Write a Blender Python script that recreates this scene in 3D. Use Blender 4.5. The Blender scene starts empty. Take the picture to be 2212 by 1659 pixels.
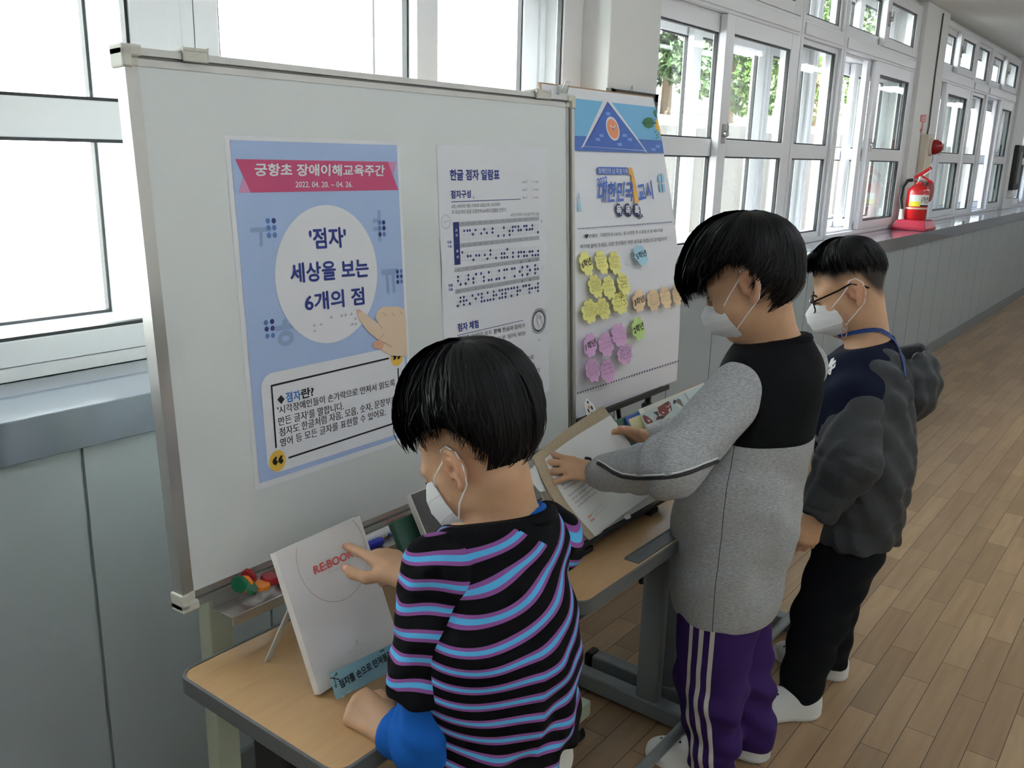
import bpy, bmesh, math, random
import numpy as np
from mathutils import Vector, Matrix
sc = bpy.context.scene
COL = sc.collection
R_ = math.radians
# ------------------------------------------------------------------ camera
FPX, CX, CY = 1924.0, 1106.0, 829.5
CAM = np.array([0.0, 0.0, 1.55])
_yaw, _pit, _rol = R_(37.433), R_(14.5855), R_(-1.463)
_f = np.array([math.cos(_pit)*math.cos(_yaw), math.cos(_pit)*math.sin(_yaw), -math.sin(_pit)])
_r = np.cross(_f, [0, 0, 1]); _r /= np.linalg.norm(_r); _d = np.cross(_f, _r)
CR = np.array([math.cos(_rol)*_r+math.sin(_rol)*_d, -math.sin(_rol)*_r+math.cos(_rol)*_d, _f])
cd = bpy.data.cameras.new('camera'); co = bpy.data.objects.new('camera', cd); COL.objects.link(co)
cd.sensor_fit = 'HORIZONTAL'; cd.sensor_width = 36.0; cd.lens = FPX*36/2212
cd.clip_start = 0.02; cd.clip_end = 300
co.matrix_world = Matrix(((CR[0][0], -CR[1][0], -CR[2][0], CAM[0]), (CR[0][1], -CR[1][1], -CR[2][1], CAM[1]),
                          (CR[0][2], -CR[1][2], -CR[2][2], CAM[2]), (0, 0, 0, 1)))
sc.camera = co
# ------------------------------------------------------------------ sky, sun, exposure
W = bpy.data.worlds.new('sky'); sc.world = W; W.use_nodes = True
nt = W.node_tree; bg = nt.nodes['Background']
sky = nt.nodes.new('ShaderNodeTexSky'); sky.sky_type = 'NISHITA'; sky.sun_disc = False
sky.sun_elevation = R_(48); sky.sun_rotation = R_(200); sky.air_density = 1.0; sky.dust_density = 2.0
nt.links.new(sky.outputs[0], bg.inputs[0]); bg.inputs[1].default_value = SKY_STRENGTH = 2.0
sl = bpy.data.lights.new('sun', 'SUN'); sl.energy = 55.0; sl.angle = R_(1.0); sl.color = (1.0, 0.975, 0.93)
so = bpy.data.objects.new('sun', sl); COL.objects.link(so)
so.rotation_euler = Vector((0.35, 0.75, -0.85)).to_track_quat('-Z', 'Y').to_euler()
sc.view_settings.view_transform = 'Standard'; sc.view_settings.look = 'None'
sc.view_settings.gamma = 1.0; sc.view_settings.use_curve_mapping = False
sc.view_settings.exposure = 0.0
LAMP_POWER = 12.5

# ------------------------------------------------------------------ pixel geometry (photo pixel -> point on a real surface)
def ray(x, y): return CR.T @ np.array([(x-CX)/FPX, (y-CY)/FPX, 1.0])
def onY(x, y, Y): v = ray(x, y); return CAM+v*(Y-CAM[1])/v[1]
def onZ(x, y, z): v = ray(x, y); return CAM+v*(z-CAM[2])/v[2]
def onP(x, y, P0, n): v = ray(x, y); n = np.array(n, float); return CAM+v*(np.dot(np.array(P0)-CAM, n)/np.dot(v, n))
def at(x, y, t): return CAM+ray(x, y)*t
def unit(v): v = np.array(v, float); return v/np.linalg.norm(v)

# ------------------------------------------------------------------ materials
def lin(c): return tuple(((v/255)/12.92 if v/255 <= .04045 else ((v/255+.055)/1.055)**2.4) for v in c)
MATS = {}
def M(name, c, rough=.6, metal=0.0, spec=.5, k=None, noise=None, bump=None, sheen=0, coat=0, emit=None):
    """c: sRGB 0-255; noise=(scale, amount); bump=(scale, strength, distance)"""
    if name in MATS: return MATS[name]
    m = bpy.data.materials.new(name); m.use_nodes = True; MATS[name] = m
    n = m.node_tree; b = n.nodes['Principled BSDF']
    col = np.array(lin(c)); col = np.minimum(col/(k or 1), .9)
    b.inputs['Base Color'].default_value = (*col, 1); b.inputs['Roughness'].default_value = rough
    b.inputs['Metallic'].default_value = metal; b.inputs['Specular IOR Level'].default_value = spec
    if sheen: b.inputs['Sheen Weight'].default_value = sheen
    if coat: b.inputs['Coat Weight'].default_value = coat
    if emit: b.inputs['Emission Color'].default_value = (*lin(emit[0]), 1); b.inputs['Emission Strength'].default_value = emit[1]
    if noise or bump:
        tc = n.nodes.new('ShaderNodeTexCoord')
    if noise:
        t = n.nodes.new('ShaderNodeTexNoise'); t.inputs['Scale'].default_value = noise[0]; t.inputs['Detail'].default_value = 4
        n.links.new(tc.outputs['Object'], t.inputs['Vector'])
        mx = n.nodes.new('ShaderNodeMix'); mx.data_type = 'RGBA'
        mx.inputs[6].default_value = (*(col*(1-noise[1])), 1); mx.inputs[7].default_value = (*np.minimum(col*(1+noise[1]), 1), 1)
        n.links.new(t.outputs[0], mx.inputs[0]); n.links.new(mx.outputs[2], b.inputs['Base Color'])
    if bump:
        t = n.nodes.new('ShaderNodeTexNoise'); t.inputs['Scale'].default_value = bump[0]; t.inputs['Detail'].default_value = 3
        n.links.new(tc.outputs['Object'], t.inputs['Vector'])
        bp = n.nodes.new('ShaderNodeBump'); bp.inputs['Strength'].default_value = bump[1]; bp.inputs['Distance'].default_value = bump[2]
        n.links.new(t.outputs[0], bp.inputs['Height']); n.links.new(bp.outputs[0], b.inputs['Normal'])
    return m
def glass_mat(name, tint=(.93, .97, .95), refl=1.0):
    m = bpy.data.materials.new(name); m.use_nodes = True; MATS[name] = m
    n = m.node_tree; n.nodes.clear()
    o = n.nodes.new('ShaderNodeOutputMaterial'); mx = n.nodes.new('ShaderNodeMixShader')
    tr = n.nodes.new('ShaderNodeBsdfTransparent'); tr.inputs[0].default_value = (*tint, 1)
    gl = n.nodes.new('ShaderNodeBsdfGlossy'); gl.inputs['Roughness'].default_value = .02
    lw = n.nodes.new('ShaderNodeLayerWeight'); lw.inputs[0].default_value = .5   # facing term: Schlick reflectance, same from both sides
    pw_ = n.nodes.new('ShaderNodeMath'); pw_.operation = 'POWER'; pw_.inputs[1].default_value = 5
    ma = n.nodes.new('ShaderNodeMath'); ma.operation = 'MULTIPLY_ADD'; ma.inputs[1].default_value = .9*refl; ma.inputs[2].default_value = .05*refl
    n.links.new(lw.outputs['Facing'], pw_.inputs[0]); n.links.new(pw_.outputs[0], ma.inputs[0])
    n.links.new(ma.outputs[0], mx.inputs[0]); n.links.new(tr.outputs[0], mx.inputs[1]); n.links.new(gl.outputs[0], mx.inputs[2])
    n.links.new(mx.outputs[0], o.inputs[0]); return m
GLASS = glass_mat('window_glass')
ACRYL = glass_mat('clear_acrylic', (.9, .92, .92), .9)

# ------------------------------------------------------------------ mesh builder
class MB:
    def __init__(s): s.v = []; s.f = []; s.m = []; s.cur = 0
    def mi(s, i): s.cur = i; return s
    def add(s, vs, fs):
        o = len(s.v); s.v += [tuple(map(float, p)) for p in vs]; s.f += [tuple(i+o for i in f) for f in fs]; s.m += [s.cur]*len(fs); return s
    def box(s, lo, hi, ax=None, c=None):
        """axis box lo..hi; with ax (3 rows) and c: half sizes box"""
        P = []
        for k in range(8):
            q = [(hi if k >> i & 1 else lo)[i] for i in range(3)]
            if ax is not None: q = np.array(c)+q[0]*np.array(ax[0])+q[1]*np.array(ax[1])+q[2]*np.array(ax[2])
            P.append(q)
        F = [(0, 2, 3, 1), (4, 5, 7, 6), (0, 1, 5, 4), (2, 6, 7, 3), (0, 4, 6, 2), (1, 3, 7, 5)]
        return s.add(P, F)
    def tube(s, path, r, n=10, caps=True):
        P = [np.array(p, float) for p in path]; rs = r if hasattr(r, '__len__') else [r]*len(P)
        t0 = unit(P[1]-P[0]); a = unit(np.cross(t0, [0, 0, 1] if abs(t0[2]) < .9 else [1, 0, 0]))
        V = []; F = []
        for i, p in enumerate(P):
            t = unit(P[min(i+1, len(P)-1)]-P[max(i-1, 0)]); a = unit(a-t*np.dot(a, t)); b = np.cross(t, a)
            for k in range(n):
                th = 2*math.pi*k/n; V.append(p+(a*math.cos(th)+b*math.sin(th))*rs[i])
        for i in range(len(P)-1):
            for k in range(n):
                k2 = (k+1) % n; F.append((i*n+k, i*n+k2, (i+1)*n+k2, (i+1)*n+k))
        if caps: F += [tuple(range(n))[::-1], tuple(range((len(P)-1)*n, len(P)*n))]
        return s.add(V, F)
    def strip(s, path, w, side, th=.0015):
        """flat ribbon of width w along path; side(i) gives the width direction"""
        P = [np.array(p, float) for p in path]; V = []; F = []; n = len(P)
        for i, p in enumerate(P):
            t = unit(P[min(i+1, n-1)]-P[max(i-1, 0)]); b = unit(side(i) if callable(side) else side); b = unit(b-t*np.dot(b, t)); c = np.cross(t, b)
            for u, v in ((-1, -1), (1, -1), (1, 1), (-1, 1)): V.append(p+b*u*w/2+c*v*th/2)
        for i in range(n-1):
            for k in range(4): F.append((i*4+k, i*4+(k+1) % 4, i*4+4+(k+1) % 4, i*4+4+k))
        F += [(3, 2, 1, 0), tuple(range(4*n-4, 4*n))]
        return s.add(V, F)
    def prism(s, poly, fn, h0, h1):
        """2D polygon extruded between heights via fn(u,v,h)"""
        n = len(poly); V = [fn(u, v, h0) for u, v in poly]+[fn(u, v, h1) for u, v in poly]
        F = [tuple(range(n))[::-1], tuple(range(n, 2*n))]+[(i, (i+1) % n, n+(i+1) % n, n+i) for i in range(n)]
        return s.add(V, F)
    def lathe(s, prof, c=(0, 0, 0), axis=(0, 0, 1), n=24):
        ax = unit(axis); a = unit(np.cross(ax, [1, 0, 0] if abs(ax[0]) < .9 else [0, 1, 0])); b = np.cross(ax, a); V = []; F = []
        for r, h in prof:
            for k in range(n):
                th = 2*math.pi*k/n; V.append(np.array(c)+ax*h+(a*math.cos(th)+b*math.sin(th))*r)
        m = len(prof)
        for i in range(m-1):
            for k in range(n): F.append((i*n+k, i*n+(k+1) % n, (i+1)*n+(k+1) % n, (i+1)*n+k))
        F += [tuple(range(n))[::-1], tuple(range((m-1)*n, m*n))]
        return s.add(V, F)
    def ball(s, c, r, n=10, ax=None):
        r = r if hasattr(r, '__len__') else (r, r, r); V = []; F = []; m = n
        for i in range(m+1):
            th = math.pi*i/m
            for k in range(2*n):
                ph = math.pi*k/n; q = np.array([math.sin(th)*math.cos(ph)*r[0], math.sin(th)*math.sin(ph)*r[1], math.cos(th)*r[2]])
                if ax is not None: q = q @ np.array(ax)
                V.append(np.array(c)+q)
        for i in range(m):
            for k in range(2*n): F.append((i*2*n+k, i*2*n+(k+1) % (2*n), (i+1)*2*n+(k+1) % (2*n), (i+1)*2*n+k)[::-1])
        return s.add(V, F)
def mesh(name, mb, mats, off=(0, 0, 0), bevel=0, smooth=False, seg=2):
    me = bpy.data.meshes.new(name); o = np.array(off, float)
    me.from_pydata([tuple(np.array(p)-o) for p in mb.v], [], mb.f)
    for m in (mats if isinstance(mats, (list, tuple)) else [mats]): me.materials.append(m)
    for p, i in zip(me.polygons, mb.m): p.material_index = i
    bm = bmesh.new(); bm.from_mesh(me); bmesh.ops.remove_doubles(bm, verts=bm.verts, dist=1e-6)
    if bevel:
        es = [e for e in bm.edges if e.is_manifold and e.calc_face_angle(0) > .6]
        bmesh.ops.bevel(bm, geom=es, offset=bevel, segments=seg, affect='EDGES', clamp_overlap=True, profile=.5)
    bmesh.ops.recalc_face_normals(bm, faces=bm.faces); bm.to_mesh(me); bm.free()
    if smooth:
        me.polygons.foreach_set('use_smooth', [True]*len(me.polygons))
        try: me.set_sharp_from_angle(angle=R_(40))
        except Exception: pass
    me.update(); return me
def props(o, label=None, cat=None, group=None, kind=None):
    if label: o['label'] = label
    if cat: o['category'] = cat
    if group: o['group'] = group
    if kind: o['kind'] = kind
    return o
class Thing:
    """an Empty at the base of the thing that parents its parts; world coordinates in, local meshes out"""
    def __init__(s, name, label, cat, loc, group=None, kind=None):
        s.o = bpy.data.objects.new(name, None); COL.objects.link(s.o); s.o.location = tuple(loc); s.loc = np.array(loc, float)
        s.o.empty_display_size = .05; props(s.o, label, cat, group, kind)
    def part(s, name, mb, mats, parent=None, bevel=0, smooth=False, label=None, seg=2):
        me = mb if isinstance(mb, bpy.types.Mesh) else mesh(name, mb, mats, s.loc, bevel, smooth, seg)
        o = bpy.data.objects.new(name, me); COL.objects.link(o); o.parent = parent or s.o
        if label: o['label'] = label
        return o
def solo(name, mb, mats, label, cat, loc=None, group=None, kind=None, bevel=0, smooth=False, seg=2):
    loc = np.array(loc, float) if loc is not None else np.array([np.mean([p[0] for p in mb.v]), np.mean([p[1] for p in mb.v]), min(p[2] for p in mb.v)])
    me = mesh(name, mb, mats, loc, bevel, smooth, seg); o = bpy.data.objects.new(name, me); COL.objects.link(o); o.location = tuple(loc)
    return props(o, label, cat, group, kind)
def struct(name, mb, mats, bevel=0, smooth=False):
    return solo(name, mb, mats, None, None, (0, 0, 0), kind='structure', bevel=bevel, smooth=smooth)
def copy_tree(o, parent=None):
    c = o.copy(); COL.objects.link(c)
    if parent: c.parent = parent
    for ch in list(o.children): copy_tree(ch, c)
    return c

# ------------------------------------------------------------------ print: flat artwork and lettering laid on a surface
_fc = {}
def glyphs(s, bold=0.0):
    if (s, bold) in _fc: return _fc[(s, bold)]
    c = bpy.data.curves.new('lettering', 'FONT'); c.body = s; c.resolution_u = 3; c.fill_mode = 'BOTH'
    o = bpy.data.objects.new('lettering', c); COL.objects.link(o)
    me = bpy.data.meshes.new_from_object(o)
    V = np.array([v.co[:2] for v in me.vertices]); F = [tuple(p.vertices) for p in me.polygons]
    bpy.data.objects.remove(o); bpy.data.curves.remove(c); bpy.data.meshes.remove(me)
    lo, hi = V.min(0), V.max(0); V = (V-lo)/(hi-lo); k = len(V); b = np.array([bold, bold])/(hi-lo)   # bold: the outline laid down again, a stroke's breadth aside
    D_ = [(0, 0)]+([(-1, 0), (1, 0), (0, 1), (0, -1)] if bold >= .02 else [(1, 0)] if bold >= .01 else [])
    V = np.concatenate([V+b*np.array(d)*.9 for d in D_]); F = [tuple(i+k*j for i in f) for j in range(len(D_)) for f in F]; _fc[(s, bold)] = (V, F); return V, F
class Print(MB):
    """fn(u,v,h) maps surface coordinates to the world; px(x,y) gives surface coordinates of a photo pixel"""
    def __init__(s, fn, px, o=(0, 0), k=1.0):
        super().__init__(); s.secs = []; s.sec = 'print'; s.fn = fn; s.px_ = px; s.mats = []; s.zoom(o, k)
    def add(s, vs, fs): s.secs += [s.sec]*len(fs); return super().add(vs, fs)
    def emit(s, th, parent=None):
        """one part per section, and one per group of shapes that lie apart from the rest"""
        V = np.array(s.v)
        for name in dict.fromkeys(s.secs):
            fs = [i for i, q in enumerate(s.secs) if q == name]; up = {}
            def find(i):
                while up[i] != i: up[i] = up[up[i]]; i = up[i]
                return i
            for i in fs:
                for j in s.f[i]: up.setdefault(j, j)
                for j in s.f[i][1:]: up[find(j)] = find(s.f[i][0])
            isl = {}
            for i in fs: isl.setdefault(find(s.f[i][0]), []).append(i)
            ks = list(isl); lo = np.array([V[[j for i in isl[k] for j in s.f[i]]].min(0) for k in ks]); hi = np.array([V[[j for i in isl[k] for j in s.f[i]]].max(0) for k in ks]); sz = (hi-lo).max(1)
            gap = np.maximum(0, np.maximum(lo[:, None]-hi[None], lo[None]-hi[:, None])); near = np.sqrt((gap**2).sum(2)) <= np.maximum(.0195, .49*np.maximum(sz[:, None], sz[None]))
            lab = np.arange(len(ks))
            while True:
                n_ = np.array([lab[near[i]].min() for i in range(len(ks))])
                if (n_ == lab).all(): break
                lab = n_
            for c in np.unique(lab):
                q = MB(); idx = {}; mats = []
                for k in np.nonzero(lab == c)[0]:
                    for i in isl[ks[k]]:
                        for j in s.f[i]:
                            if j not in idx: idx[j] = len(q.v); q.v.append(s.v[j])
                        m = s.mats[s.m[i]]
                        if m not in mats: mats.append(m)
                        q.f.append(tuple(idx[j] for j in s.f[i])); q.m.append(mats.index(m))
                th.part(name, q, mats, parent)
    def zoom(s, o, k): s.o = o; s.k = k; return s
    def px(s, x, y): return np.array(s.px_(s.o[0]+s.k*x, s.o[1]+s.k*y))
    def use(s, m):
        if m not in s.mats: s.mats.append(m)
        s.cur = s.mats.index(m); return s
    def uv(s, P, m, h=.0006):
        s.use(m); s.add([s.fn(u, v, h) for u, v in P], [tuple(range(len(P)))])
    def poly(s, P, m, h=.0006): s.uv([s.px(*p) for p in P], m, h)
    def ell(s, c, r, m, h=.0006, n=28, inner=0.0):
        """c centre pixel, r (rx, ry) in zoom pixels -> ellipse in surface space"""
        c0 = s.px(*c); a = s.px(c[0]+r[0], c[1])-s.px(c[0]-r[0], c[1]); b = s.px(c[0], c[1]+r[1])-s.px(c[0], c[1]-r[1])
        s.disc(c0, abs(a[0])/2, abs(b[1])/2, m, h, n, inner)
    def disc(s, c, ru, rv, m, h=.0006, n=28, inner=0.0):
        th = [2*math.pi*i/n for i in range(n)]
        if not inner: s.uv([(c[0]+ru*math.cos(t), c[1]+rv*math.sin(t)) for t in th], m, h); return
        s.use(m); V = [s.fn(c[0]+ru*q*math.cos(t), c[1]+rv*q*math.sin(t), h) for q in (inner, 1) for t in th]
        s.add(V, [(i, (i+1) % n, n+(i+1) % n, n+i) for i in range(n)])
    def line(s, a, b, w, m, h=.0008, uv=False):
        """w in metres"""
        a, b = (np.array(a), np.array(b)) if uv else (s.px(*a), s.px(*b)); d = b-a; d /= max(np.linalg.norm(d), 1e-9); q = np.array([-d[1], d[0]])*w/2
        s.uv([a+q, b+q, b-q, a-q], m, h)
    def text(s, t, bl, br, tl, m, bold=.01, h=.0010, uv=False):
        V, F = glyphs(t, bold); s.use(m)
        bl, br, tl = [np.array(p, float) if uv else s.px(*p) for p in (bl, br, tl)]
        P = bl+V[:, :1]*(br-bl)+V[:, 1:]*(tl-bl); k = len(P)//(5 if bold >= .02 else 2 if bold >= .01 else 1)
        s.add([s.fn(u, v, h+4e-5*(i//k)) for i, (u, v) in enumerate(P)], F)   # each laying a hair above the last
def rrect(u0, v0, u1, v1, r, n=5):
    P = []
    for cx, cy, a in ((u1-r, v1-r, 0), (u0+r, v1-r, 90), (u0+r, v0+r, 180), (u1-r, v0+r, 270)):
        for i in range(n+1): t = R_(a+90*i/n); P.append((cx+r*math.cos(t), cy+r*math.sin(t)))
    return P
# ================================================================== the corridor
wallp = M('wall_panel_paint', (158, 166, 169), .45, noise=(1.5, .03))
white_w = M('white_wall_paint', (228, 228, 226), .6, noise=(2, .02))
upvc = M('white_window_plastic', (236, 236, 238), .3)
ledge_m = M('grey_ledge_paint', (104, 112, 124), .12, noise=(6, .04), coat=.6)
base_m = M('grey_baseboard_paint', (110, 116, 118), .4)
black_g = M('black_gasket', (22, 23, 25), .5)
steel = M('steel', (190, 190, 188), .3, 1.0)
GRO = [-3.4, -2.9, -2.5, -2.1, -1.65, -1.25, -.85, -.45, -.05, .375, .805, 1.233, 1.66, 2.06, 2.45, 2.845, 3.257, 3.661, 4.05, 4.44, 4.822, 5.19, 5.58, 5.97, 6.352, 6.71, 7.077, 7.463, 7.832, 8.22, 8.6, 9.0, 9.39, 9.78, 10.17, 10.56, 10.95, 11.34, 11.73, 12.12] + [12.5+.39*i for i in range(25)]
XE = GRO[-1]
# floor boards
fm = M('wood_floor', (150, 118, 84), .32)
n = fm.node_tree; b = n.nodes['Principled BSDF']
tc = n.nodes.new('ShaderNodeTexCoord'); br = n.nodes.new('ShaderNodeTexBrick'); mp = n.nodes.new('ShaderNodeMapping')
mp.inputs['Location'].default_value = (.13, .036, 0)
br.offset = .37; br.offset_frequency = 2; br.squash = 1.0
br.inputs['Color1'].default_value = (*lin((176, 147, 112)), 1); br.inputs['Color2'].default_value = (*lin((150, 122, 90)), 1); br.inputs['Mortar'].default_value = (*lin((58, 40, 26)), 1)
br.inputs['Scale'].default_value = 1; br.inputs['Mortar Size'].default_value = .0012; br.inputs['Mortar Smooth'].default_value = .3; br.inputs['Bias'].default_value = -.1
br.inputs['Brick Width'].default_value = .43; br.inputs['Row Height'].default_value = .0788
nz = n.nodes.new('ShaderNodeTexNoise'); nz.inputs['Scale'].default_value = 1; nz.inputs['Detail'].default_value = 5
mp2 = n.nodes.new('ShaderNodeMapping'); mp2.inputs['Scale'].default_value = (3, 40, 1)
mx = n.nodes.new('ShaderNodeMix'); mx.data_type = 'RGBA'; mx.blend_type = 'MULTIPLY'; mx.inputs[0].default_value = .35
rp = n.nodes.new('ShaderNodeValToRGB'); rp.color_ramp.elements[0].position = .3; rp.color_ramp.elements[0].color = (.55, .5, .45, 1); rp.color_ramp.elements[1].position = .65
nz2 = n.nodes.new('ShaderNodeTexNoise'); nz2.inputs['Scale'].default_value = 1.2
rr = n.nodes.new('ShaderNodeMapRange'); rr.inputs[3].default_value = .24; rr.inputs[4].default_value = .42
L = n.links.new
L(tc.outputs['Object'], mp.inputs[0]); L(mp.outputs[0], br.inputs[0]); L(tc.outputs['Object'], mp2.inputs[0]); L(mp2.outputs[0], nz.inputs[0]); L(nz.outputs[0], rp.inputs[0])
L(br.outputs[0], mx.inputs[6]); L(rp.outputs[0], mx.inputs[7]); L(mx.outputs[2], b.inputs['Base Color']); L(tc.outputs['Object'], nz2.inputs[0]); L(nz2.outputs[0], rr.inputs[0]); L(rr.outputs[0], b.inputs['Roughness'])
struct('floor', MB().box((-3.6, -2.0, -.12), (XE, 1.70, 0)), fm)
struct('ceiling', MB().box((-3.6, -2.1, 2.69), (XE, 2.3, 2.85)), M('ceiling_paint', (226, 226, 222), .8))
mb = MB().box((-3.6, 1.69, -.1), (XE, 2.2, .974))
for a, c in zip(GRO[:-1], GRO[1:]): mb.box((a+.004, 1.681, .09), (c-.004, 1.70, .974))
wall_l = struct('wall_left', mb, wallp)
struct('wall_right', MB().box((-3.6, -2.1, 0), (XE, -2.0, 2.69)), white_w)
struct('wall_near', MB().box((-3.7, -2.1, 0), (-3.6, 2.2, 2.69)), white_w)
struct('wall_far', MB().box((XE, -2.1, 0), (XE+.1, 2.2, 2.69)), white_w)
struct('baseboard_left', MB().box((-3.6, 1.668, 0), (XE, 1.69, .093)), base_m, bevel=.002)
struct('trim_1', MB().box((-3.6, 1.655, .972), (XE, 1.96, 1.055)), ledge_m, bevel=.002)   # the long grey window ledge
PIL = [(-3.6, -2.35, 1.90), (-.75, -.4, 1.817), (2.9, 3.265, 1.817), (7.375, 8.05, 1.90), (11.55, 12.2, 1.90), (15.6, 16.2, 1.9), (20, XE, 1.9)]
mb = MB()
for x0, x1, y in PIL: struct('wall_left', MB().box((x0, y, 1.055), (x1, 2.2, 2.69)), white_w, bevel=.004)
mb.box((-3.6, 1.97, 2.655), (XE, 2.2, 2.69)); mb.box((-3.6, 1.96, .9), (XE, 2.25, 1.05))
struct('trim_2', mb, white_w, bevel=.004)   # window head and sill

def latch(th, sash, x, y, z, k=1):
    m = MB(); m.box((x-.016, y-.008, z-.045), (x+.016, y, z+.045)); m.lathe([(.014, 0), (.016, .008), (.012, .02), (0.004, .022)], (x, y-.008, z), (0, -1, 0), 14)
    m.tube([(x, y-.024, z), (x-.012, y-.03, z+.03), (x-.02, y-.032, z+.05)], [.006, .005, .004], 8)
    th.part('latch', m, steel, sash, smooth=True)
def sash(th, x0, x1, z0, z1, y, rails, st=.09, top=.08, bot=.055, la=None, name='sash'):
    """one glazed sash: stiles, rails, black gasket, panes"""
    d = .034; m = MB(); g = MB(); p = MB(); w = .007
    m.box((x0, y, z0), (x0+st, y+d, z1)); m.box((x1-st, y, z0), (x1, y+d, z1))
    zs = [z0+bot]+[q for r in rails for q in r]+[z1-top]
    for a, c in [(z0, z0+bot)]+list(rails)+[(z1-top, z1)]: m.box((x0+st, y+.001, a), (x1-st, y+d-.001, c))
    for i in range(0, len(zs), 2):
        a, c = zs[i], zs[i+1]; u, v = x0+st, x1-st
        for lo, hi in (((u, a), (u+w, c)), ((v-w, a), (v, c)), ((u, a), (v, a+w)), ((u, c-w), (v, c))): g.box((lo[0], y+.008, lo[1]), (hi[0], y+.026, hi[1]))
        p.add([(u, y+.018, a), (v, y+.018, a), (v, y+.018, c), (u, y+.018, c)], [(0, 1, 2, 3)])
    s = th.part(name, m, upvc, bevel=.002, seg=1); th.part('gasket', g, black_g, s); th.part('pane', p, GLASS, s)
    if la is not None: latch(th, s, la, y, 1.66 if z0 < 2 else 2.47)
    return s
def window(nm, x0, x1, kind='slide', a=None, c=None):
    th = Thing(nm, None, None, ((x0+x1)/2, 2.0, 1.055), kind='structure')
    f = MB(); J = .035
    for y0, y1 in ((1.935, 2.03), (2.1, 2.19)):
        f.box((x0, y0, 1.055), (x0+J, y1, 2.655)); f.box((x1-J, y0, 1.055), (x1, y1, 2.655))
        for z0, z1 in ((1.055, 1.085), (2.2, 2.295), (2.625, 2.655)): f.box((x0+J, y0, z0), (x1-J, y1, z1))
    f.box((x0+J, 1.925, 2.215), (x1-J, 1.935, 2.275)); f.box((x0, 1.948, 1.056), (x1, 2.19, 1.07)); 
    for t in (1.968, 2.004): f.box((x0+J, t, 1.085), (x1-J, t+.004, 1.097)); f.box((x0+J, t, 2.188), (x1-J, t+.004, 2.2))
    th.part('frame', f, upvc, bevel=.002, seg=1)
    mid = [(1.555, 1.635)]; xm = (x0+x1)/2; i0, i1 = x0+J, x1-J
    if kind == 'fixed':
        sash(th, i0, i1, 1.085, 2.2, 1.955, mid, st=.03, top=.03, bot=.03, name='fixed_light'); sash(th, i0, i1, 2.295, 2.625, 1.955, [], st=.03, top=.03, bot=.03, name='fixed_light')
        sash(th, i0, i1, 1.085, 2.2, 2.13, mid, st=.06, name='outer_sash'); sash(th, i0, i1, 2.295, 2.625, 2.13, [], st=.06, top=.04, bot=.05, name='outer_sash')
        return
    fa, fc = a if a else (xm-.05, i1); ra, rc = c if c else (i0, xm+.05)
    sash(th, fa, fc, 1.087, 2.198, 1.932, mid, la=fa+.045); sash(th, ra, rc, 1.087, 2.198, 1.97, mid)
    sash(th, xm-.05, i1, 2.297, 2.625, 1.932, [], top=.04, bot=.06, la=xm); sash(th, i0, xm+.05, 2.297, 2.625, 1.97, [], top=.04, bot=.06)
    oa = (xm-.3, i1-.25)
    sash(th, xm-.02, i1, 1.087, 2.198, 2.11, mid, name='outer_sash'); sash(th, i0+(.3 if a else 0), xm+.1+(.2 if a else 0), 1.087, 2.198, 2.15, mid, name='outer_sash')
    sash(th, xm-.05, i1, 2.297, 2.625, 2.11, [], top=.04, bot=.06, name='outer_sash'); sash(th, i0, xm+.05, 2.297, 2.625, 2.15, [], top=.04, bot=.06, name='outer_sash')
window('window_1', -2.35, -.75); window('window_2', -.4, 1.25); window('window_3', 1.25, 2.9)
window('window_4', 3.265, 5.035); window('window_5', 5.045, 5.75, 'fixed'); window('window_6', 5.76, 7.375, a=(6.43, 7.34), c=(6.35, 7.32))
window('window_7', 8.05, 9.365, a=(8.38, 9.29), c=(8.3, 9.28)); window('window_8', 9.375, 10.06, 'fixed'); window('window_9', 10.07, 11.55, a=(10.78, 11.51), c=(10.72, 11.5))
window('window_10', 12.2, 13.9); window('window_11', 13.9, 15.6); window('window_12', 16.2, 18.1); window('window_13', 18.1, 20.0)

# ceiling lamps of the corridor
lm = M('lamp_tube', (255, 255, 255), .4, emit=((236, 244, 255), LAMP_POWER))
lamp0 = Thing('ceiling_lamp', 'white twin tube lamp on the corridor ceiling', 'lamp', (0, -.15, 2.69), 'ceiling lamps along the corridor')
m = MB().box((-.62, -.14, 2.66), (.62, .0+.14-.3, 2.69)); m = MB()
m.box((-.62, -.29, 2.665), (.62, -.01, 2.69)); lamp0.part('housing', m, M('lamp_housing', (235, 235, 235), .4), bevel=.003)
for dy in (-.22, -.08): lamp0.part('tube', MB().tube([(-.6, dy, 2.64), (.6, dy, 2.64)], .019, 12), lm, smooth=True)
for i in range(-1, 11):
    o = lamp0.o if i == -1 else copy_tree(lamp0.o); o.location = (.75+2.1*i, -.35, 2.69)

# ------------------------------------------------------------------ out of doors
soil = M('dry_grass_bank', (38, 35, 31), .95, noise=(5, .3), bump=(14, .6, .05))
sand = M('pale_dry_ground', (190, 182, 166), .95, noise=(3, .15))
prof = [(2.3, -.3), (4.6, -.2), (5.6, .5), (6.6, 1.5), (7.4, 2.1), (9.5, 2.35), (14, 3.4), (22, 7.5), (40, 14)]
mb = MB(); xs = np.linspace(-14, 60, 75); rng = np.random.RandomState(3)
for x in xs: mb.v += [(x, y, z+(rng.rand()-.5)*.15*(j > 1)) for j, (y, z) in enumerate(prof)]
for i in range(len(xs)-1):
    for j in range(len(prof)-1):
        mb.f.append((i*9+j, i*9+9+j, i*9+10+j, i*9+1+j)); mb.m.append(1 if j >= 4 else 0)
me_o = struct('ground', mb, [soil, sand], smooth=True)
added_wall_m = M('added_wall_white', (228, 229, 230), .85, noise=(2, .05))
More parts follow.
